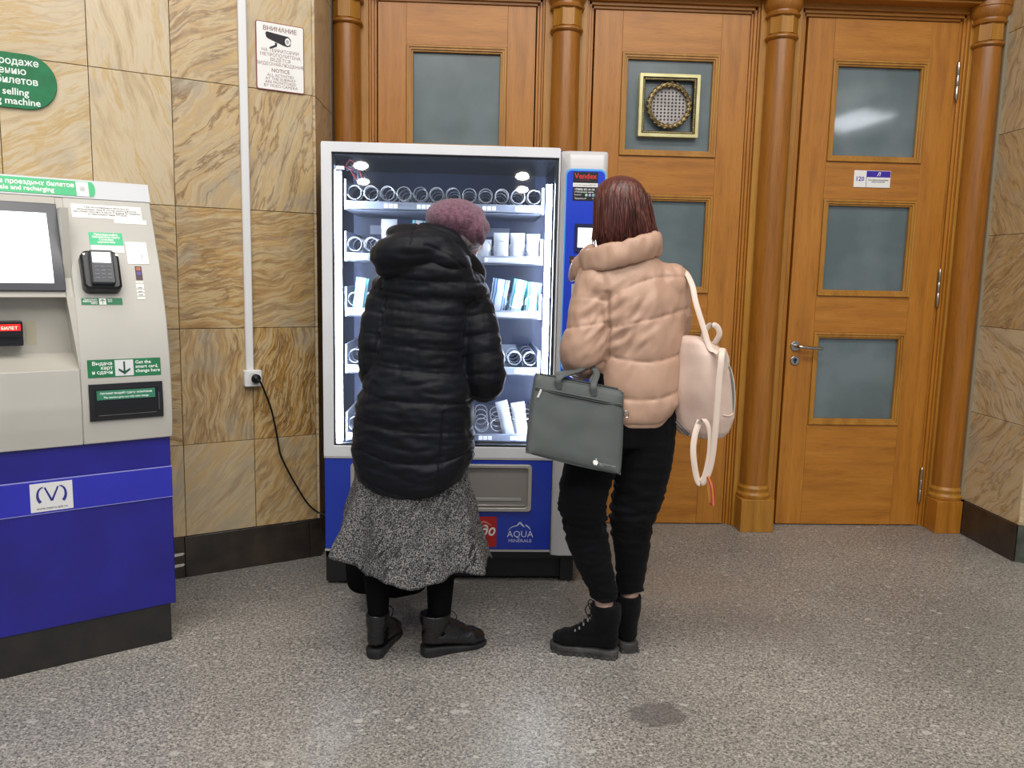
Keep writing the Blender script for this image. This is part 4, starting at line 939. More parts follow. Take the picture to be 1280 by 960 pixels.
def eyes(parent, M_, k=1.0):
    for sg in (-1, 1):
        bm = bmesh.new(); ellipsoid(bm, M_ @ Vector((sg * .030 * k, .073 * k, .012 * k)), (.0115, .0115, .0115), u=12, v=8); e_ = part('eye', bm, mat('eye_white', 'e8e4de', .2), parent)
        bm = bmesh.new(); ellipsoid(bm, M_ @ Vector((sg * .030 * k, .0815 * k, .012 * k)), (.0052, .0035, .0052), u=12, v=8); part('iris', bm, mat('iris_brown', '3a2a20', .2), e_)
def seg_dist(v, pts):
    """distance to a polyline and arc length along it"""
    best = np.full(len(v), 9.); arc = np.zeros(len(v)); acc = 0; rr = np.zeros(len(v))
    for i in range(len(pts) - 1):
        a, b = np.array(pts[i]), np.array(pts[i + 1]); d = b - a; ln = np.linalg.norm(d)
        t = np.clip(((v - a) @ d) / ln ** 2, 0, 1); q = a + t[:, None] * d; ds = np.linalg.norm(v - q, axis=1); m_ = ds < best
        best = np.where(m_, ds, best); arc = np.where(m_, acc + t * ln, arc); acc += ln
    return best, arc
def puff(q, seams):
    """0 on a seam, 1 in the middle of a baffle; q and seams increasing"""
    s = np.array(sorted(seams)); i = np.clip(np.searchsorted(s, q) - 1, 0, len(s) - 2)
    t = np.clip((q - s[i]) / (s[i + 1] - s[i]), 0, 1); wd = (s[i + 1] - s[i])
    return np.power(4 * t * (1 - t), .27) * np.clip(wd / .09, .45, 1.1)
def sstep(x, a, b): t = np.clip((x - a) / (b - a), 0, 1); return t * t * (3 - 2 * t)
def boot(parent, name, heel, ang, L_, top, lean=(0, 0), m=LEATH, ms=SOLEB, sole=.024, heelh=.0, rs=.045, wd=1.0, laces=None, wedge=False):
    """heel = ground point at back of the sole, ang = direction of the toe"""
    M_ = Matrix.Translation((heel[0], heel[1], 0)) @ Matrix.Rotation(ang, 4, 'Z')
    bm = bmesh.new(); h0 = sole
    tube(bm, [(.036, 0, h0 + .028), (.08, 0, h0 + .032), (.14, .002, h0 + .028), (.19, .002, h0 + .022), (L_ - .042, 0, h0 + .020)], [.033 * wd, .036 * wd, .039 * wd, .041 * wd, .034 * wd], 18, 3, round_cap=True, flat=(.80, 1, (0, 0, 1)))
    tube(bm, [(.040, 0, h0 + .03), (.046, 0, h0 + .065), (.050 + lean[0] * .5, lean[1] * .5, (h0 + top) / 2 + .03), (.052 + lean[0], lean[1], top)], [.035, .038, rs * .98, rs], 20, 3, flat=(1.1, .95, (1, 0, 0)))
    tube(bm, [(.058, 0, h0 + .085), (.10, 0, h0 + .060), (.15, 0, h0 + .038)], [.034, .034, .032], 16, 3, round_cap=True)
    me = remesh(bm, .004, 5, name); v, n = getv(me)
    v[:, 2] = np.maximum(v[:, 2], h0 - .004)
    if wedge: v[:, 2] += h0 * (.25 - .75 * np.clip((v[:, 0] - .04) / (L_ * .6), 0, 1)) * (1 - sstep(v[:, 2], .05, .12))
    wr_ = nz(v, 55, 3, (1, 1, 1.8)) * .0014 + nz(v, 18, 5, (2, .5, 1)) * .002 * sstep(v[:, 0], .05, .1) * sstep(-v[:, 0], -L_ + .03, -L_ + .09)
    v = v + n * wr_[:, None]; setv(me, v)
    b_ = link(name, me, m, parent, angle=180); b_.matrix_local = M_
    # sole slab with the foot's outline
    out = []
    for x, w_ in ((-.001, .012), (.004, .024), (.016, .034), (.05, .0365), (.09, .034), (.13, .036), (.175, .043), (.205, .043), (L_ - .022, .034), (L_ - .006, .021), (L_, .008)): out.append((x, w_ * wd * (.94 if wedge else 1)))
    loop = [(x, -w_) for x, w_ in out] + [(x, w_) for x, w_ in out[::-1]]
    bm = bmesh.new(); lv = []
    for z, k in ((0, .88), (.004, .93), (h0 * .55, .94), (h0 * .6, .97), (h0, .97), (h0 + .003, .92)):
        ring = []
        for x, y in loop:
            zz = z
            if wedge: zz = z * (1.25 - .75 * min(1, max(0, (x - .04) / (L_ * .6)))) + (0.0)
            ring.append(bm.verts.new(((x - L_ / 2) * (1 + (k - 1) * .35) + L_ / 2, y * k, zz)))
        lv.append(ring)
    nn = len(loop)
    for i in range(len(lv) - 1):
        for k in range(nn): bm.faces.new((lv[i][k], lv[i][(k + 1) % nn], lv[i + 1][(k + 1) % nn], lv[i + 1][k]))
    bm.faces.new(lv[0][::-1]); bm.faces.new(lv[-1])
    part('sole', bm, ms, b_)
    if not wedge and h0 > .027:
        tr = bmesh.new()
        for i in range(11):
            x = .012 + i * (L_ - .03) / 10; w_ = float(np.interp(x, [p[0] for p in out], [p[1] for p in out])) * .95
            for sg in (-1, 1): bx(tr, x - .005, x + .005, sg * w_ - .006, sg * w_ + .0025, .0, .010)
        tp = part('sole_tread', tr, ms, b_); tp['kind'] = 'stuff'
    if laces:
        lm = mat('lace_black', '121214', .7)
        for i in range(laces[0]):
            t = i / max(1, laces[0] - 1); p = Vector((.150 - .072 * t, 0, h0 + .064 + (top - h0 - .075) * t ** 1.25)); w_ = .019 - .002 * t
            part('lace', tube(bmesh.new(), [p + Vector((0, -w_, -.006)), p + Vector((.005, 0, .004)), p + Vector((0, w_, -.006))], .0022, 6, 3), lm, b_)
            if laces[1]:
                for sg in (-1, 1):
                    part('lace_hook', ellipsoid(bmesh.new(), p + Vector((0.002, sg * (w_ + .004), -.006)), (.0045, .004, .0075), u=8, v=6), CHROME, b_)
        t = top; pk = Vector((.088, 0, top - .008))
        for sg in (-1, 1): part('lace_end', tube(bmesh.new(), [pk, pk + Vector((.018, sg * .02, .010)), pk + Vector((.030, sg * .032, -.006)), pk + Vector((.022, sg * .028, -.03))], .0020, 6, 4), lm, b_)
    return b_

# ---------- older woman in the long black coat
W1 = tag(empty('person', (-.2, 2.71, 0), 0), 'woman in a mauve beret, long black quilted coat and grey flecked skirt', 'person')
def add(name, me, m, parent, angle=180, off=(-.2, 2.71)):
    v = np.empty(len(me.vertices) * 3); me.vertices.foreach_get('co', v); v = v.reshape(-1, 3) - np.array([off[0], off[1], 0]); setv(me, v)
    return link(name, me, m, parent, angle=angle)
armR = [(-.022, 2.735, 1.262), (.008, 2.715, 1.15), (.029, 2.70, 1.05), (.038, 2.705, .962), (.015, 2.83, .945), (-.05, 2.94, .975)]
armL = [(-.282, 2.735, 1.262), (-.312, 2.715, 1.15), (-.322, 2.71, 1.05), (-.318, 2.735, .975), (-.30, 2.85, .95), (-.275, 2.96, .955)]
bm = bmesh.new()
interp_loft(bm, [(.60, -.2, 2.72, .12, .09), (.80, -.2, 2.715, .155, .115), (.92, -.195, 2.715, .15, .11), (1.05, -.19, 2.715, .125, .095), (1.2, -.165, 2.725, .135, .10), (1.28, -.155, 2.74, .13, .08), (1.32, -.13, 2.75, .07, .06)], R(-12), 24)
tube(bm, [(-.13, 2.745, 1.28), (-.085, 2.775, 1.36), (-.06, 2.795, 1.42)], [.058, .052, .05], 16, 3)
tube(bm, armR, [.05, .045, .042, .042, .036, .028], 14, 3, round_cap=True); tube(bm, armL, [.05, .045, .042, .042, .036, .028], 14, 3, round_cap=True)
hand(bm, armR[-1], (-.5, .7, -.25), (-.3, .1, -1), .9, 1, .93); hand(bm, armL[-1], (.1, .35, -.9), (.9, .3, .1), 1.2, 1, .93)
legs1 = (([(-.30, 2.72, .66), (-.318, 2.715, .42), (-.322, 2.70, .28), (-.318, 2.69, .15), (-.316, 2.685, .06)], [.085, .052, .046, .036, .034]), ([(-.12, 2.72, .66), (-.108, 2.72, .42), (-.106, 2.715, .28), (-.108, 2.705, .15), (-.11, 2.70, .06)], [.085, .056, .050, .041, .036]))
for P_, r__ in legs1: tube(bm, P_, [x - .003 for x in r__], 16, 3, round_cap=True)
M1 = head(bm, (-.048, 2.815, 1.452), R(-22), R(-14), .98)
body1 = add('body', remesh(bm, .0046, 3, 'body'), SKIN, W1)
eyes(body1, Matrix.Translation((.2, -2.71, 0)) @ M1, .98)
bm = bmesh.new()
for P_, r__ in legs1: tube(bm, P_, r__, 20, 4, round_cap=True)
add('tights', remesh(bm, .005, 3, 'tights'), TIGHTM, W1)
def sstep1(x, a, b): t = min(1, max(0, (x - a) / (b - a))); return t * t * (3 - 2 * t)
# skirt: gathered, flaring, wavy hem
bm = bmesh.new(); NA, NZ = 220, 40; rows = []
for j in range(NZ + 1):
    t = j / NZ; z0 = .74; row = []
    for i in range(NA):
        a = 2 * PI * i / NA; x_, y_ = math.cos(a), math.sin(a)
        hem = .318 + .060 * sstep1(-x_, .55, .9) + .012 * max(0, x_ - .2) + .010 * math.sin(7 * a + 2.2 + 1.2 * math.sin(2 * a)) + .004 * math.sin(15 * a + 2)
        z = z0 + (hem - z0) * t
        rx = .160 + .103 * t ** 1.02; ry = .120 + .088 * t ** 1.2
        f = (math.sin(7 * a + .6 + 1.2 * math.sin(2 * a)) * .5 + math.sin(13 * a + 2 * t + 2) * .25 + noise.noise(Vector((x_ * 3, y_ * 3, t * 1.5))) * .8) * .036 * t ** 1.3
        f += noise.noise(Vector((x_ * 9, y_ * 9, t * 5 + 4))) * .008 * min(1, t * 3)
        row.append(bm.verts.new((-.208 + (rx + f) * x_ + .0, 2.73 + (ry + f) * y_, z)))
    rows.append(row)
for j in range(NZ):
    for i in range(NA): bm.faces.new((rows[j + 1][i], rows[j + 1][(i + 1) % NA], rows[j][(i + 1) % NA], rows[j][i]))
bmesh.ops.translate(bm, verts=bm.verts, vec=(.205, -2.71, 0))
sk = part('skirt', bm, TWEED, W1, angle=180); so_ = sk.modifiers.new('thick', 'SOLIDIFY'); so_.thickness = .003; so_.offset = -1
# coat
bm = bmesh.new()
interp_loft(bm, [(.585, -.205, 2.715, .180, .145), (.62, -.203, 2.715, .196, .152), (.67, -.201, 2.715, .204, .157), (.75, -.203, 2.712, .203, .156), (.85, -.197, 2.71, .195, .152), (.93, -.192, 2.71, .182, .145), (1.0, -.190, 2.71, .165, .132), (1.06, -.186, 2.712, .163, .130), (1.15, -.176, 2.715, .163, .130), (1.23, -.162, 2.722, .160, .122), (1.29, -.15, 2.735, .140, .10), (1.335, -.13, 2.75, .10, .085), (1.375, -.10, 2.765, .075, .075)], R(-12), 48)
tube(bm, armR, [.066, .070, .070, .069, .060, .050], 24, 4, round_cap=True); tube(bm, armL, [.064, .067, .067, .066, .060, .050], 24, 4, round_cap=True)
ellipsoid(bm, (-.143, 2.712, 1.262), (.189, .125, .088), (0, 2, 0)); ellipsoid(bm, (-.15, 2.69, 1.31), (.145, .105, .07))
me = remesh(bm, .0055, 8, 'coat'); v, n = getv(me)
dR, aR = seg_dist(v, armR[:]); dL, aL = seg_dist(v, armL[:])
inarm = np.minimum(dR, dL) < .080
side = np.where(dR < dL, 1, -1); arc = np.where(dR < dL, aR, aL)
xq = v[:, 0]; q = v[:, 2] + .09 * (xq + .22) - .25 * (xq + .2) ** 2 + nz(v, 5, 1) * .007
pt = puff(q, [.45, .60, .707, .813, .909, 1.005, 1.024, 1.080, 1.138, 1.193, 1.247, 1.30, 1.40, 1.5])
arm_m = (np.minimum(dR, dL) < .078) & (arc > .05) & ((xq > -.075) | (xq < -.30) | (v[:, 1] > 2.80))
pa = puff(arc + nz(v, 6, 2) * .006, [-.1, .03, .095, .155, .215, .27, .33, .39, .45, .51, .6])
p_ = np.where(arm_m, pa, pt)
wr_ = nz(v, 15, 4, (.6, 1, 2.2)) * .0042 + nz(v, 34, 6, (.7, 1, 1.9)) * .0026
for xs in (-.105,):      # vertical panel seam on the skirt of the coat
    sl = np.exp(-((xq - xs - .01 * np.sin(v[:, 2] * 9)) / .006) ** 2) * (v[:, 2] < .88) * (v[:, 1] < 2.7); p_ = p_ * (1 - .45 * sl)
gath = nz(v, 40, 14, (1.6, 1, .45)) * .0022 * (1.3 - p_)
disp = (p_ - .62) * .0125 + gath + wr_ * (.4 + p_)
ahs = np.exp(-((dR - .083) / .006) ** 2) * (v[:, 0] < .0) + np.exp(-((dL - .080) / .006) ** 2) * (v[:, 0] > -.31)
ahs = ahs * (v[:, 1] < 2.74) * sstep(v[:, 2], .99, 1.04) * sstep(-v[:, 2], -1.31, -1.27)
v = v + n * (disp - ahs * .008)[:, None]
dx = (v[:, 0] + .2) / .21; lift = np.where(dx > 0, .085, .045) * np.clip(np.abs(dx), 0, 1.1) ** 2
v[:, 2] += lift * sstep(-v[:, 2], -.82, -.60)
setv(me, v); coat = add('coat', me, COATM, W1)
# hood lying on the shoulders and the stand-up collar
bm = bmesh.new()
ellipsoid(bm, (-.203, 2.66, 1.383), (.142, .092, .072), (0, -10, 0)); ellipsoid(bm, (-.120, 2.675, 1.372), (.120, .09, .062), (0, 26, 0)); ellipsoid(bm, (-.19, 2.672, 1.335), (.14, .08, .045), (0, -6, 0))
ellipsoid(bm, (-.20, 2.70, 1.43), (.095, .08, .045), (0, 5, 0))
tube(bm, [(-.20, 2.70, 1.44), (-.10, 2.70, 1.425), (-.045, 2.715, 1.375), (-.01, 2.77, 1.325)], [.04, .04, .033, .022], 18, 4, round_cap=True)
me = remesh(bm, .005, 8, 'hood'); v, n = getv(me)
q = v[:, 2] * 1.0 + .35 * (v[:, 0] + .2) ** 2 * 4
d_ = nz(v, 12, 8, (1, 1, 1.6)) * .006 + nz(v, 30, 9, (.6, 1, 1.8)) * .003
seam = np.exp(-((v[:, 0] + .205 - .3 * (v[:, 2] - 1.42)) / .005) ** 2) * (v[:, 2] > 1.40) * .007
seam2 = np.exp(-((v[:, 2] - (1.408 - .9 * (v[:, 0] + .2) ** 2 * 3)) / .005) ** 2) * .004 * (v[:, 0] > -.16)
v = v + n * (d_ - seam * .8 - seam2)[:, None]; setv(me, v); add('hood', me, COATM, W1)
bm = tube(bmesh.new(), [(-.10, 2.69, 1.41), (-.05, 2.70, 1.375), (-.008, 2.73, 1.335), (.020, 2.775, 1.305), (.01, 2.86, 1.29)], [.026, .028, .030, .026, .02], 16, 4, round_cap=True, flat=(1.25, .6, (.2, 0, 1)))
me = remesh(bm, .005, 3, 'collar'); add('collar', me, COATM2, W1)
zm = mat('zip_grey', '6c7078', .35, .6)
part('side_zip', tube(bmesh.new(), [(.170, -.075, .66), (.178, -.085, .74), (.176, -.09, .80)], .0018, 6, 3), zm, W1)
# beret
bm = bmesh.new(); ellipsoid(bm, (-.066, 2.785, 1.495), (.105, .115, .070), (0, 6, 0), 32, 20); ellipsoid(bm, (-.012, 2.775, 1.465), (.058, .09, .058), (0, 0, 0), 24, 16); ellipsoid(bm, (-.060, 2.80, 1.455), (.082, .098, .045), u=24, v=16)
me = remesh(bm, .0045, 8, 'beret'); v, n = getv(me)
fold = np.sin((v[:, 0] + .02 + .5 * (v[:, 2] - 1.5) * 0) * 190 + nz(v, 14, 3) * 2.5) * .0045 * sstep(v[:, 0], -.03, .01) * sstep(-v[:, 2], -1.55, -1.50)
v = v + n * (fold + nz(v, 16, 11) * .005 + nz(v, 150, 12) * .0012)[:, None]; setv(me, v); add('beret', me, WOOL, W1)
bm = bmesh.new(); ellipsoid(bm, (-.054, 2.795, 1.432), (.077, .09, .05)); add('hair', remesh(bm, .006, 3, 'hair'), HAIRG, W1)
OFF1 = (.2, -2.71)
boot(W1, 'ankle_boot', (-.332 + OFF1[0], 2.640 + OFF1[1]), R(76), .245, .150, m=LEATH, ms=SOLEB, sole=.026, rs=.043, laces=(4, False), wedge=True)
boot(W1, 'ankle_boot', (-.168 + OFF1[0], 2.668 + OFF1[1]), R(25), .25, .150, m=LEATH, ms=SOLEB, sole=.026, rs=.050, laces=(4, False), wedge=True)
# soft black bag in her hands
bg = tag(empty('shopping_bag', (-.325, 3.03, 0), R(-6)), 'soft black bag held low in front of the woman in the long coat', 'bag')
bm = bmesh.new(); interp_loft(bm, [(.075, .0, 0, .13, .03), (.09, 0, 0, .155, .045), (.2, .0, 0, .162, .055), (.36, .0, 0, .15, .05), (.48, .0, 0, .135, .035), (.56, 0, 0, .12, .012)], 0, 48, 5, 3)
me = remesh(bm, .006, 3, 'bag_body'); v, n = getv(me); v = v + n * (nz(v, 12, 5, (1, 1, .5)) * .010)[:, None]; v[:, 2] += .03 * np.abs(v[:, 0] / .15) ** 2 * (v[:, 2] < .25); setv(me, v); link('bag_body', me, TIGHTM, bg, angle=180)
for y in (-.012, .012): part('bag_handle', tube(bmesh.new(), [(-.08, y, .55), (-.04, y, .68), (.03, -.03 + y * .5, .86), (.045, -.04 + y * .3, .875), (.055, -.03 + y * .5, .85), (.07, y, .68), (.08, y, .55)], .005, 8, 4), TIGHTM, bg)

# ---------- younger woman in the beige puffer jacket
O2 = (.52, 2.69)
W2 = tag(empty('person', (O2[0], O2[1], 0), 0), 'woman with auburn bobbed hair, short beige puffer jacket and black trousers, seen from behind', 'person')
def add2(name, me, m, angle=180, parent=None): return add(name, me, m, parent or W2, angle, O2)
aL2 = [(.405, 2.70, 1.300), (.390, 2.685, 1.18), (.368, 2.675, 1.09), (.372, 2.70, 1.045), (.372, 2.84, 1.03), (.385, 2.95, 1.06)]
aR2 = [(.652, 2.71, 1.295), (.662, 2.715, 1.20), (.650, 2.76, 1.10), (.610, 2.88, 1.04), (.54, 2.99, 1.08)]
legL = ([(.465, 2.69, .86), (.420, 2.70, .72), (.385, 2.70, .60), (.386, 2.695, .49), (.418, 2.675, .36), (.458, 2.671, .24), (.467, 2.671, .10)], [.105, .092, .087, .078, .066, .049, .040])
legR = ([(.590, 2.70, .86), (.590, 2.70, .72), (.577, 2.70, .60), (.552, 2.70, .48), (.560, 2.705, .38), (.563, 2.725, .24), (.559, 2.733, .10)], [.105, .098, .090, .076, .063, .048, .040])
bm = bmesh.new()
interp_loft(bm, [(.82, .535, 2.70, .14, .10), (.92, .54, 2.70, .15, .105), (1.03, .54, 2.70, .12, .085), (1.18, .53, 2.70, .135, .09), (1.28, .525, 2.705, .14, .075), (1.34, .51, 2.71, .08, .06)], R(10), 24)
tube(bm, [(.505, 2.71, 1.30), (.495, 2.715, 1.40), (.488, 2.72, 1.46)], [.052, .048, .048], 16, 3)
tube(bm, aL2, [.05, .043, .040, .040, .034, .026], 14, 3, round_cap=True); tube(bm, aR2, [.05, .043, .040, .034, .026], 14, 3, round_cap=True)
hand(bm, aL2[-1], (.15, .9, .25), (.6, -.1, -.8), .8, -1, .9); hand(bm, aR2[-1], (-.25, .85, .45), (-.5, .1, -.8), .5, 1, .9)
for P_, r__ in (legL, legR): tube(bm, P_, [x * .82 for x in r__[:-2]] + [.035, .030], 16, 3, round_cap=True)
M2 = head(bm, (.482, 2.735, 1.535), R(14), R(-8), .95)
body2 = add2('body', remesh(bm, .0046, 3, 'body'), SKIN); eyes(body2, Matrix.Translation((-O2[0], -O2[1], 0)) @ M2, .95)
# trousers
bm = bmesh.new(); interp_loft(bm, [(.76, .50, 2.70, .17, .11), (.84, .53, 2.70, .165, .115), (.93, .54, 2.70, .15, .11), (1.0, .54, 2.70, .14, .10)], R(8), 32)
for P_, r__ in (legL, legR): tube(bm, P_[:-1] + [(P_[-2][0] + .002, P_[-2][1], .215)], r__[:-1] + [.050], 22, 4)
me = remesh(bm, .005, 4, 'trousers'); v, n = getv(me)
k_ = np.exp(-((v[:, 2] - .50) / .10) ** 2) + .6 * np.exp(-((v[:, 2] - .24) / .05) ** 2) + .25
d_ = (nz(v, 11, 2, (1, 1, 4.2)) * .009 + nz(v, 24, 3, (1, 1, 3.5)) * .005) * k_ + nz(v, 10, 7, (1, 1, .6)) * .003
v = v + n * d_[:, None]; setv(me, v); add2('trousers', me, PANTM)
OFF2 = (-O2[0], -O2[1])
boot(W2, 'lace_up_boot', (.519 + OFF2[0], 2.656 + OFF2[1]), R(163), .245, .190, m=SUEDE, ms=SOLE, sole=.030, rs=.050, laces=(6, True))
boot(W2, 'lace_up_boot', (.568 + OFF2[0], 2.682 + OFF2[1]), R(100), .245, .20, m=SUEDE, ms=SOLE, sole=.034, rs=.049, laces=(6, True))
# jacket
bm = bmesh.new()
interp_loft(bm, [(.825, .545, 2.70, .140, .118), (.86, .548, 2.70, .150, .128), (.95, .553, 2.70, .146, .128), (1.05, .553, 2.70, .142, .125), (1.15, .548, 2.70, .150, .125), (1.23, .54, 2.70, .160, .118), (1.31, .528, 2.705, .150, .10), (1.365, .51, 2.71, .11, .085), (1.41, .495, 2.715, .075, .075)], R(10), 48)
tube(bm, aL2, [.070, .074, .076, .074, .064, .052], 24, 4, round_cap=True); tube(bm, aR2, [.066, .068, .066, .060, .050], 24, 4, round_cap=True)
ellipsoid(bm, (.412, 2.695, 1.285), (.075, .08, .062), (0, -30, 0)); ellipsoid(bm, (.625, 2.705, 1.295), (.085, .08, .065), (0, 35, 0))
me = remesh(bm, .0055, 6, 'jacket'); v, n = getv(me)
dR, aR = seg_dist(v, aR2); dL, aL = seg_dist(v, aL2); x_ = v[:, 0] - .58
def S(a, b, c): return a + b * x_ + c * x_ * x_
sm_ = [S(.70, .0, 0), S(.842, .02, .1), S(.930, .12, 1.0), S(1.052, .10, 1.2), S(1.188, .25, .1), S(1.318, .22, -1.6), S(1.48, .1, -1)]
z_ = v[:, 2] + nz(v, 6, 1) * .006; pt = np.zeros(len(v))
for i in range(len(sm_) - 1):
    t = (z_ - sm_[i]) / (sm_[i + 1] - sm_[i]); ok = (t >= 0) & (t < 1); pt = np.where(ok, np.power(np.clip(4 * t * (1 - t), 0, 1), .28), pt)
pt = np.where(z_ < sm_[1], pt * .55, pt)
onL = (dL < .088) & ((v[:, 0] < .452) | (v[:, 1] > 2.79)) & (aL > .07) & (v[:, 2] < 1.27); onR = (dR < .080) & (v[:, 0] > .695) & (aR > .06)
pL = puff(aL + (v[:, 0] - .37) * .35 + nz(v, 6, 2) * .008, [-.2, -.02, .155, .265, .345, .44, .60]); pR = puff(aR, [-.2, .05, .16, .27, .36, .45, .6])
p_ = np.where(onL, pL, np.where(onR & (v[:, 2] < 1.2), pR, pt))
arm_seam = np.exp(-((dL - .092) / .008) ** 2) * (v[:, 1] < 2.72) * sstep(v[:, 2], 1.0, 1.05) * (v[:, 2] < 1.27) * (v[:, 0] > .40)
# gathers: short vertical wrinkles running off the seams
uu = np.stack([v[:, 0] * .75 - v[:, 2] * .65, v[:, 1] * .4, (v[:, 0] * .65 + v[:, 2] * .75) * .35], 1); near = np.exp(-((v[:, 0] - .45) ** 2 + (v[:, 2] - 1.17) ** 2) / .012)
g_ = nz(uu, 46, 12) * .0085 * near + nz(v, 26, 4, (1.3, 1, .45)) * .0042 * (1.25 - p_) + nz(v, 11, 6, (1, 1, .8)) * .005 + nz(v, 50, 9, (1, 1, .5)) * .0010
v = v + n * ((p_ - .6) * .0135 + g_ * 1.9 * sstep(v[:, 2], .83, .89) - arm_seam * .011)[:, None]
v[:, 2] += .055 * sstep(v[:, 0], .60, .70) * sstep(-v[:, 2], -.93, -.83)
setv(me, v); add2('jacket', me, JACKM)
# stand collar, lower on the left
bm = bmesh.new(); pts = []
for i in range(19):
    a = R(-235 + 290 * i / 18); x = .482 + .124 * math.cos(a); y = 2.725 + .124 * math.sin(a)
    pts.append((x, y, 1.395 + .25 * (x - .48) - .30 * max(0, y - 2.74)))
tube(bm, pts, [.031] * 19, 18, 2, round_cap=True, flat=(1.38, .62, (.1, 0, 1)))
tube(bm, [(.385, 2.70, 1.385), (.350, 2.74, 1.352), (.330, 2.80, 1.325)], [.036, .034, .026], 14, 3, round_cap=True, flat=(1.2, .7, (.1, 0, 1)))
me = remesh(bm, .005, 4, 'collar'); v, n = getv(me)
v = v + n * (nz(v, 26, 4, (1.2, 1, .6)) * .008 + nz(v, 9, 8) * .009)[:, None]; setv(me, v); add2('collar', me, JACKM)
# bobbed hair with loose ends
bm = bmesh.new()
interp_loft(bm, [(1.405, .503, 2.705, .092, .066), (1.44, .499, 2.703, .102, .082), (1.48, .489, 2.70, .101, .093), (1.53, .478, 2.703, .091, .099), (1.58, .471, 2.705, .083, .095), (1.615, .469, 2.707, .067, .080), (1.635, .470, 2.708, .045, .055), (1.645, .471, 2.708, .018, .02)], R(8), 48)
me = remesh(bm, .0038, 5, 'hair'); v, n = getv(me)
ang_ = np.arctan2(v[:, 1] - 2.70, v[:, 0] - .482); q_ = np.stack([np.cos(ang_) * 9, np.sin(ang_) * 9, v[:, 2] * 2.2], 1); q2 = np.stack([np.cos(ang_) * 26, np.sin(ang_) * 26, v[:, 2] * 4], 1)
v = v + n * ((nz(q_, 1, 3) * .006 + nz(q2, 1, 5) * .0022) * sstep(-v[:, 2], -1.64, -1.56))[:, None]
v[:, 2] += nz(q2, 1, 9) * .018 * sstep(-v[:, 2], -1.46, -1.42); setv(me, v); hr = add2('hair', me, HAIR)
bm = bmesh.new(); rnd = random.Random(11)
for i in range(150):
    a = R(rnd.uniform(150, 395)); c_, s_ = math.cos(a), math.sin(a); k = rnd.uniform(.95, 1.04)
    p0 = (.476 + .088 * c_ * k, 2.70 + .098 * s_ * k, 1.55 + rnd.uniform(-.03, .04)); p1 = (.490 + .103 * c_ * k, 2.698 + .096 * s_ * k, 1.47); p2 = (.496 + .108 * c_ * (k + rnd.uniform(-.04, .09)), 2.697 + .088 * s_ * k, 1.425 + rnd.uniform(-.012, .03))
    tube(bm, [p0, p1, p2], [.0014, .0017, .0006], 4, 3)
bmesh.ops.translate(bm, verts=bm.verts, vec=(-O2[0], -O2[1], 0)); st_ = part('loose_strands', bm, HAIR, hr, angle=180); st_['kind'] = 'stuff'

# ---------- grey laptop bag hanging on her left forearm
LBAG = fabric('grey_bag_cloth', '4d5352', '575c5b', .62, .25, 900, 5)
LBAGD = mat('bag_dark_trim', '2c302f', .6)
lb = tag(empty('laptop_bag', (.325, 2.54, .69), 0), 'grey cloth laptop bag hanging from the forearm of the woman in beige', 'bag')
def bagpt(u, v_, d):
    """u,v in 0..1 over the face of the bag"""
    bl_, br_, tl_, tr_ = Vector((-.158, -.022, .072)), Vector((.150, -.01, .000)), Vector((-.132, .012, .318)), Vector((.156, .028, .264))
    p = (bl_ * (1 - u) + br_ * u) * (1 - v_) + (tl_ * (1 - u) + tr_ * u) * v_
    return p + Vector((-.03, -.99, -.1)) * d
bm = bmesh.new(); NU, NV = 40, 34; gv = {}
for side in (0, 1):
    for j in range(NV + 1):
        for i in range(NU + 1):
            u, v_ = i / NU, j / NV; du, dv_ = 2 * u - 1, 2 * v_ - 1
            rr_ = .17; cu, cv = max(abs(du) - (1 - rr_), 0) / rr_, max(abs(dv_) - (1 - rr_), 0) / rr_; L2 = math.hypot(cu, cv)
            if L2 > 1: du -= math.copysign((cu - cu / L2) * rr_, du); dv_ -= math.copysign((cv - cv / L2) * rr_, dv_)
            e_ = min(1 - abs(2 * u - 1), 1 - abs(2 * v_ - 1)); th = .022 + .010 * min(1, e_ / .25) ** .6 + .0035 * noise.noise(Vector((u * 4, v_ * 4, side * 3)))
            if i in (0, NU) or j in (0, NV): th = .018
            gv[(side, i, j)] = bm.verts.new(bagpt((du + 1) / 2, (dv_ + 1) / 2, th if side == 0 else -th))
for j in range(NV):
    for i in range(NU):
        bm.faces.new((gv[(0, i, j)], gv[(0, i + 1, j)], gv[(0, i + 1, j + 1)], gv[(0, i, j + 1)])); bm.faces.new((gv[(1, i, j + 1)], gv[(1, i + 1, j + 1)], gv[(1, i + 1, j)], gv[(1, i, j)]))
for i in range(NU):
    bm.faces.new((gv[(0, i + 1, 0)], gv[(0, i, 0)], gv[(1, i, 0)], gv[(1, i + 1, 0)])); bm.faces.new((gv[(0, i, NV)], gv[(0, i + 1, NV)], gv[(1, i + 1, NV)], gv[(1, i, NV)]))
for j in range(NV):
    bm.faces.new((gv[(0, 0, j)], gv[(0, 0, j + 1)], gv[(1, 0, j + 1)], gv[(1, 0, j)])); bm.faces.new((gv[(0, NU, j + 1)], gv[(0, NU, j)], gv[(1, NU, j)], gv[(1, NU, j + 1)]))
part('bag_body', bm, LBAG, lb, angle=50)
def bagline(name, uv, r__, m, d=.0295, n=5): return part(name, tube(bmesh.new(), [bagpt(u, v_, d * (1 if 0.05 < u < .95 else .8)) for u, v_ in uv], r__, 8, n), m, lb)
bagline('pocket_zip', [(.015, .835), (.25, .835), (.5, .835), (.75, .835), (.985, .835)], .0028, LBAGD, .0338)
bagline('pocket_flap_piping', [(.015, .855), (.25, .86), (.5, .86), (.75, .86), (.985, .855)], .0024, LBAG, .0338)
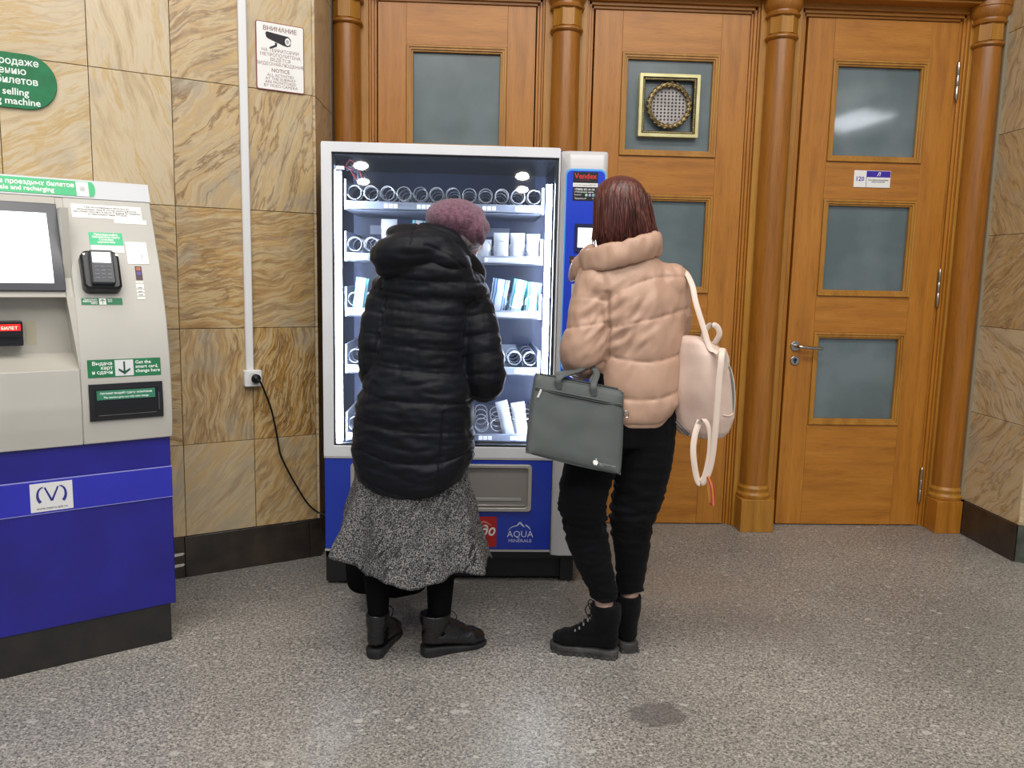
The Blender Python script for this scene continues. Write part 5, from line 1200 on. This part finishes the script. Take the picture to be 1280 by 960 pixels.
bagline('top_zip', [(.06, 1.005), (.3, 1.01), (.7, 1.01), (.94, 1.005)], .004, LBAGD, .0)
for d in (.018, -.018):
    bagline('edge_piping', [(.04, .985), (.01, .95), (0, .5), (.01, .05), (.05, .012), (.5, 0), (.95, .012), (.99, .05), (1, .5), (.99, .95), (.96, .985), (.5, 1.0), (.04, .985)], .0026, LBAG, d, 4)
p = bagpt(.07, .80, .036); part('zip_pull', tube(bmesh.new(), [p + Vector((.004, 0, .012)), p, p + Vector((-.006, 0, -.014))], .0034, 8, 2, flat=(1, .5, (1, 0, 0))), mat('puller_white', 'dcdcd8', .35), lb)
for d in (.030, -.016):
    a_, b_ = bagpt(.27, .90, d + .001), bagpt(.66, .90, d + .001)
    part('bag_handle', tube(bmesh.new(), [a_, a_ + Vector((.002, .0, .035)), Vector((.018, .06, .325)), Vector((.045, .13, .345)), Vector((.072, .06, .32)), b_ + Vector((-.002, 0, .035)), b_], .0105, 10, 6, flat=(1.0, .42, (1, 0, 0))), LBAG, lb)
p = bagpt(1.0, .72, 0); part('strap_ring', tube(bmesh.new(), [p + Vector((.012 + .008 * math.cos(a), -.006, .011 * math.sin(a))) for a in [2 * PI * i / 14 for i in range(15)]], .002, 6, cap=False), CHROME, lb)
part('ring_tab', tube(bmesh.new(), [p + Vector((-.004, -.004, .014)), p + Vector((.006, -.008, .003))], .007, 8, 0, flat=(1, .4, (0, 0, 1))), LBAG, lb)
bm = bmesh.new(); eo = bagpt(.72, .105, .0265); ex = (bagpt(1, .1, 0) - bagpt(0, .1, 0)).normalized(); ez = (bagpt(.7, 1, 0) - bagpt(.7, 0, 0)).normalized()
def onbag(x, z, y): return bagpt(.72 + x / .31, .105 + z / .262, .0325)
outl = [(-.004, -.0095), (0, -.0085), (.004, -.0095), (.0075, -.004), (.0085, .001), (.006, .006), (.002, .0065), (0, .0055), (-.003, .0065), (-.007, .004), (-.0085, -.001), (-.007, -.006)]
bm.faces.new([bm.verts.new(onbag(x, z, 0)) for x, z in outl]); bm.faces.new([bm.verts.new(onbag(x, z, 0)) for x, z in ((0, .0075), (.003, .009), (.0035, .0125), (.0005, .011))])
part('fruit_emblem', bm, WHITE, lb, smooth=False)
text('Apple Reseller Center\nofficial', .0062, .011, -.002, 0, mat('soft_white', 'b4b8b4', .5), lb, fmap=onbag, space=.9)

# ---------- pale backpack hanging from her right shoulder
PK = fabric('pale_pink_leatherette', 'ceb4a6', 'd8c0b2', .45, .12, 260, 8)
PK2 = fabric('cream_strap', 'd6c2b2', 'dccabc', .5, .1, 300, 8)
bk = tag(empty('backpack', (.775, 2.64, .80), 0), 'pale pink backpack with cream straps slung from the right shoulder of the woman in beige', 'backpack')
ax = Vector((.80, .60, 0)); wx = Vector((.60, -.80, 0)); up_ = Vector((-.16, 0, 1)).normalized()
def bp_(a, w_, h): return ax * a + wx * w_ + up_ * h
bm = bmesh.new(); rings = []
for h, dep, wid, sh in ((.0, .038, .078, -.022), (.02, .052, .094, -.016), (.07, .068, .106, -.004), (.15, .076, .108, .004), (.22, .074, .104, .006), (.28, .060, .092, .0), (.315, .042, .070, -.010), (.333, .020, .036, -.018)):
    ring = []
    for k in range(40):
        a = 2 * PI * k / 40; ca, sa = math.cos(a), math.sin(a); e_ = 2 / 3.4
        ring.append(bm.verts.new(bp_(sh + dep * math.copysign(abs(ca) ** e_, ca), wid * math.copysign(abs(sa) ** e_, sa), h)))
    rings.append(ring)
for i in range(len(rings) - 1):
    for k in range(40): bm.faces.new((rings[i][k], rings[i][(k + 1) % 40], rings[i + 1][(k + 1) % 40], rings[i + 1][k]))
bm.faces.new(rings[0][::-1]); bm.faces.new(rings[-1]); bmesh.ops.recalc_face_normals(bm, faces=bm.faces)
me = remesh(bm, .005, 4, 'pack_body'); v, n = getv(me); v = v + n * (nz(v, 10, 3) * .006 + nz(v, 30, 4, (1, 1, .6)) * .0015)[:, None]; setv(me, v); link('pack_body', me, PK, bk, angle=180)
bm = bmesh.new()
tube(bm, [bp_(.050, 0, .045), bp_(.074, 0, .10), (bp_(.080, 0, .15))], [.06, .075, .06], 20, 4, round_cap=True, flat=(.42, 1, ax))
me = remesh(bm, .005, 6, 'front_pocket'); link('front_pocket', me, PK, bk, angle=180)
part('main_zip', tube(bmesh.new(), [bp_(.022, .103, .07), bp_(.036, .108, .15), bp_(.040, .101, .225), bp_(.028, .080, .285), bp_(.008, .03, .322), bp_(.0, -.04, .322)], .0030, 8, 5), mat('zip_teal_grey', '6f7c76', .4, .3), bk)
part('zip_piping', tube(bmesh.new(), [bp_(.030, .102, .07), bp_(.045, .106, .15), bp_(.049, .098, .225), bp_(.037, .077, .285)], .0026, 8, 5), PK2, bk)
part('side_seam', tube(bmesh.new(), [bp_(-.03, .107, .085), bp_(.0, .109, .08), bp_(.03, .104, .088), bp_(.052, .090, .105)], .0022, 8, 4), PK2, bk)
def ribbon(name, pts, w_=.010, th=.0022, n=6, m=PK2, vec=(1, -.2, 0)): return part(name, tube(bmesh.new(), pts, w_, 10, n, flat=(1, th / w_, vec)), m, bk, angle=50)
bx0, by0, bz0 = .775, 2.64, .80
def W(x, y, z): return Vector((x - bx0, y - by0, z - bz0))
ribbon('shoulder_strap', [W(.665, 2.78, 1.33), W(.69, 2.70, 1.345), W(.705, 2.635, 1.30), W(.712, 2.60, 1.24), (W(.735, 2.575, 1.16)), W(.752, 2.555, 1.10), W(.775, 2.53, 1.085)], .009)
ribbon('grab_handle', [W(.742, 2.60, 1.105), W(.742, 2.59, 1.145), W(.757, 2.58, 1.170), W(.778, 2.575, 1.165), W(.787, 2.575, 1.14), W(.775, 2.585, 1.11)], .009)
ribbon('hanging_strap', [W(.785, 2.53, 1.10), W(.775, 2.50, 1.075), W(.770, 2.495, 1.0), W(.768, 2.495, .88), W(.764, 2.50, .76), W(.755, 2.505, .70), W(.738, 2.51, .665), W(.722, 2.515, .68), W(.707, 2.52, .76), W(.712, 2.53, .82), W(.730, 2.545, .865)], .0095)
ribbon('lower_strap', [W(.72, 2.55, .84), W(.735, 2.525, .872), W(.752, 2.51, .84), W(.754, 2.505, .77), W(.745, 2.508, .70), W(.735, 2.51, .672)], .007)
ribbon('strap_patch', [W(.785, 2.53, 1.095), W(.80, 2.535, 1.06), W(.795, 2.54, 1.03)], .012)
ts = empty('key_tassel', W(.752, 2.503, .69), 0, bk); rnd = random.Random(5)
for i in range(14):
    c_ = ('b0342c', 'd8a24a', 'a83a4a', 'c8842c')[i % 4]; a = 2 * PI * i / 14; r0 = .010 * rnd.uniform(.3, 1)
    part('tassel_cord', tube(bmesh.new(), [(0, 0, 0), (.010 + r0 * math.cos(a), r0 * math.sin(a), -.025), (.016 + r0 * 1.3 * math.cos(a), r0 * math.sin(a), -.06), (.020 + r0 * .9 * math.cos(a), r0 * math.sin(a), -.095 + rnd.uniform(0, .012))], .0031, 6, 3), mat('cord_' + c_, c_, .7), ts)
part('dark_strap_end', tube(bmesh.new(), [W(.672, 2.62, .845), W(.69, 2.60, .825), W(.708, 2.59, .808)], .005, 8, 2, flat=(1, .5, (1, 0, 0))), BLK, bk)
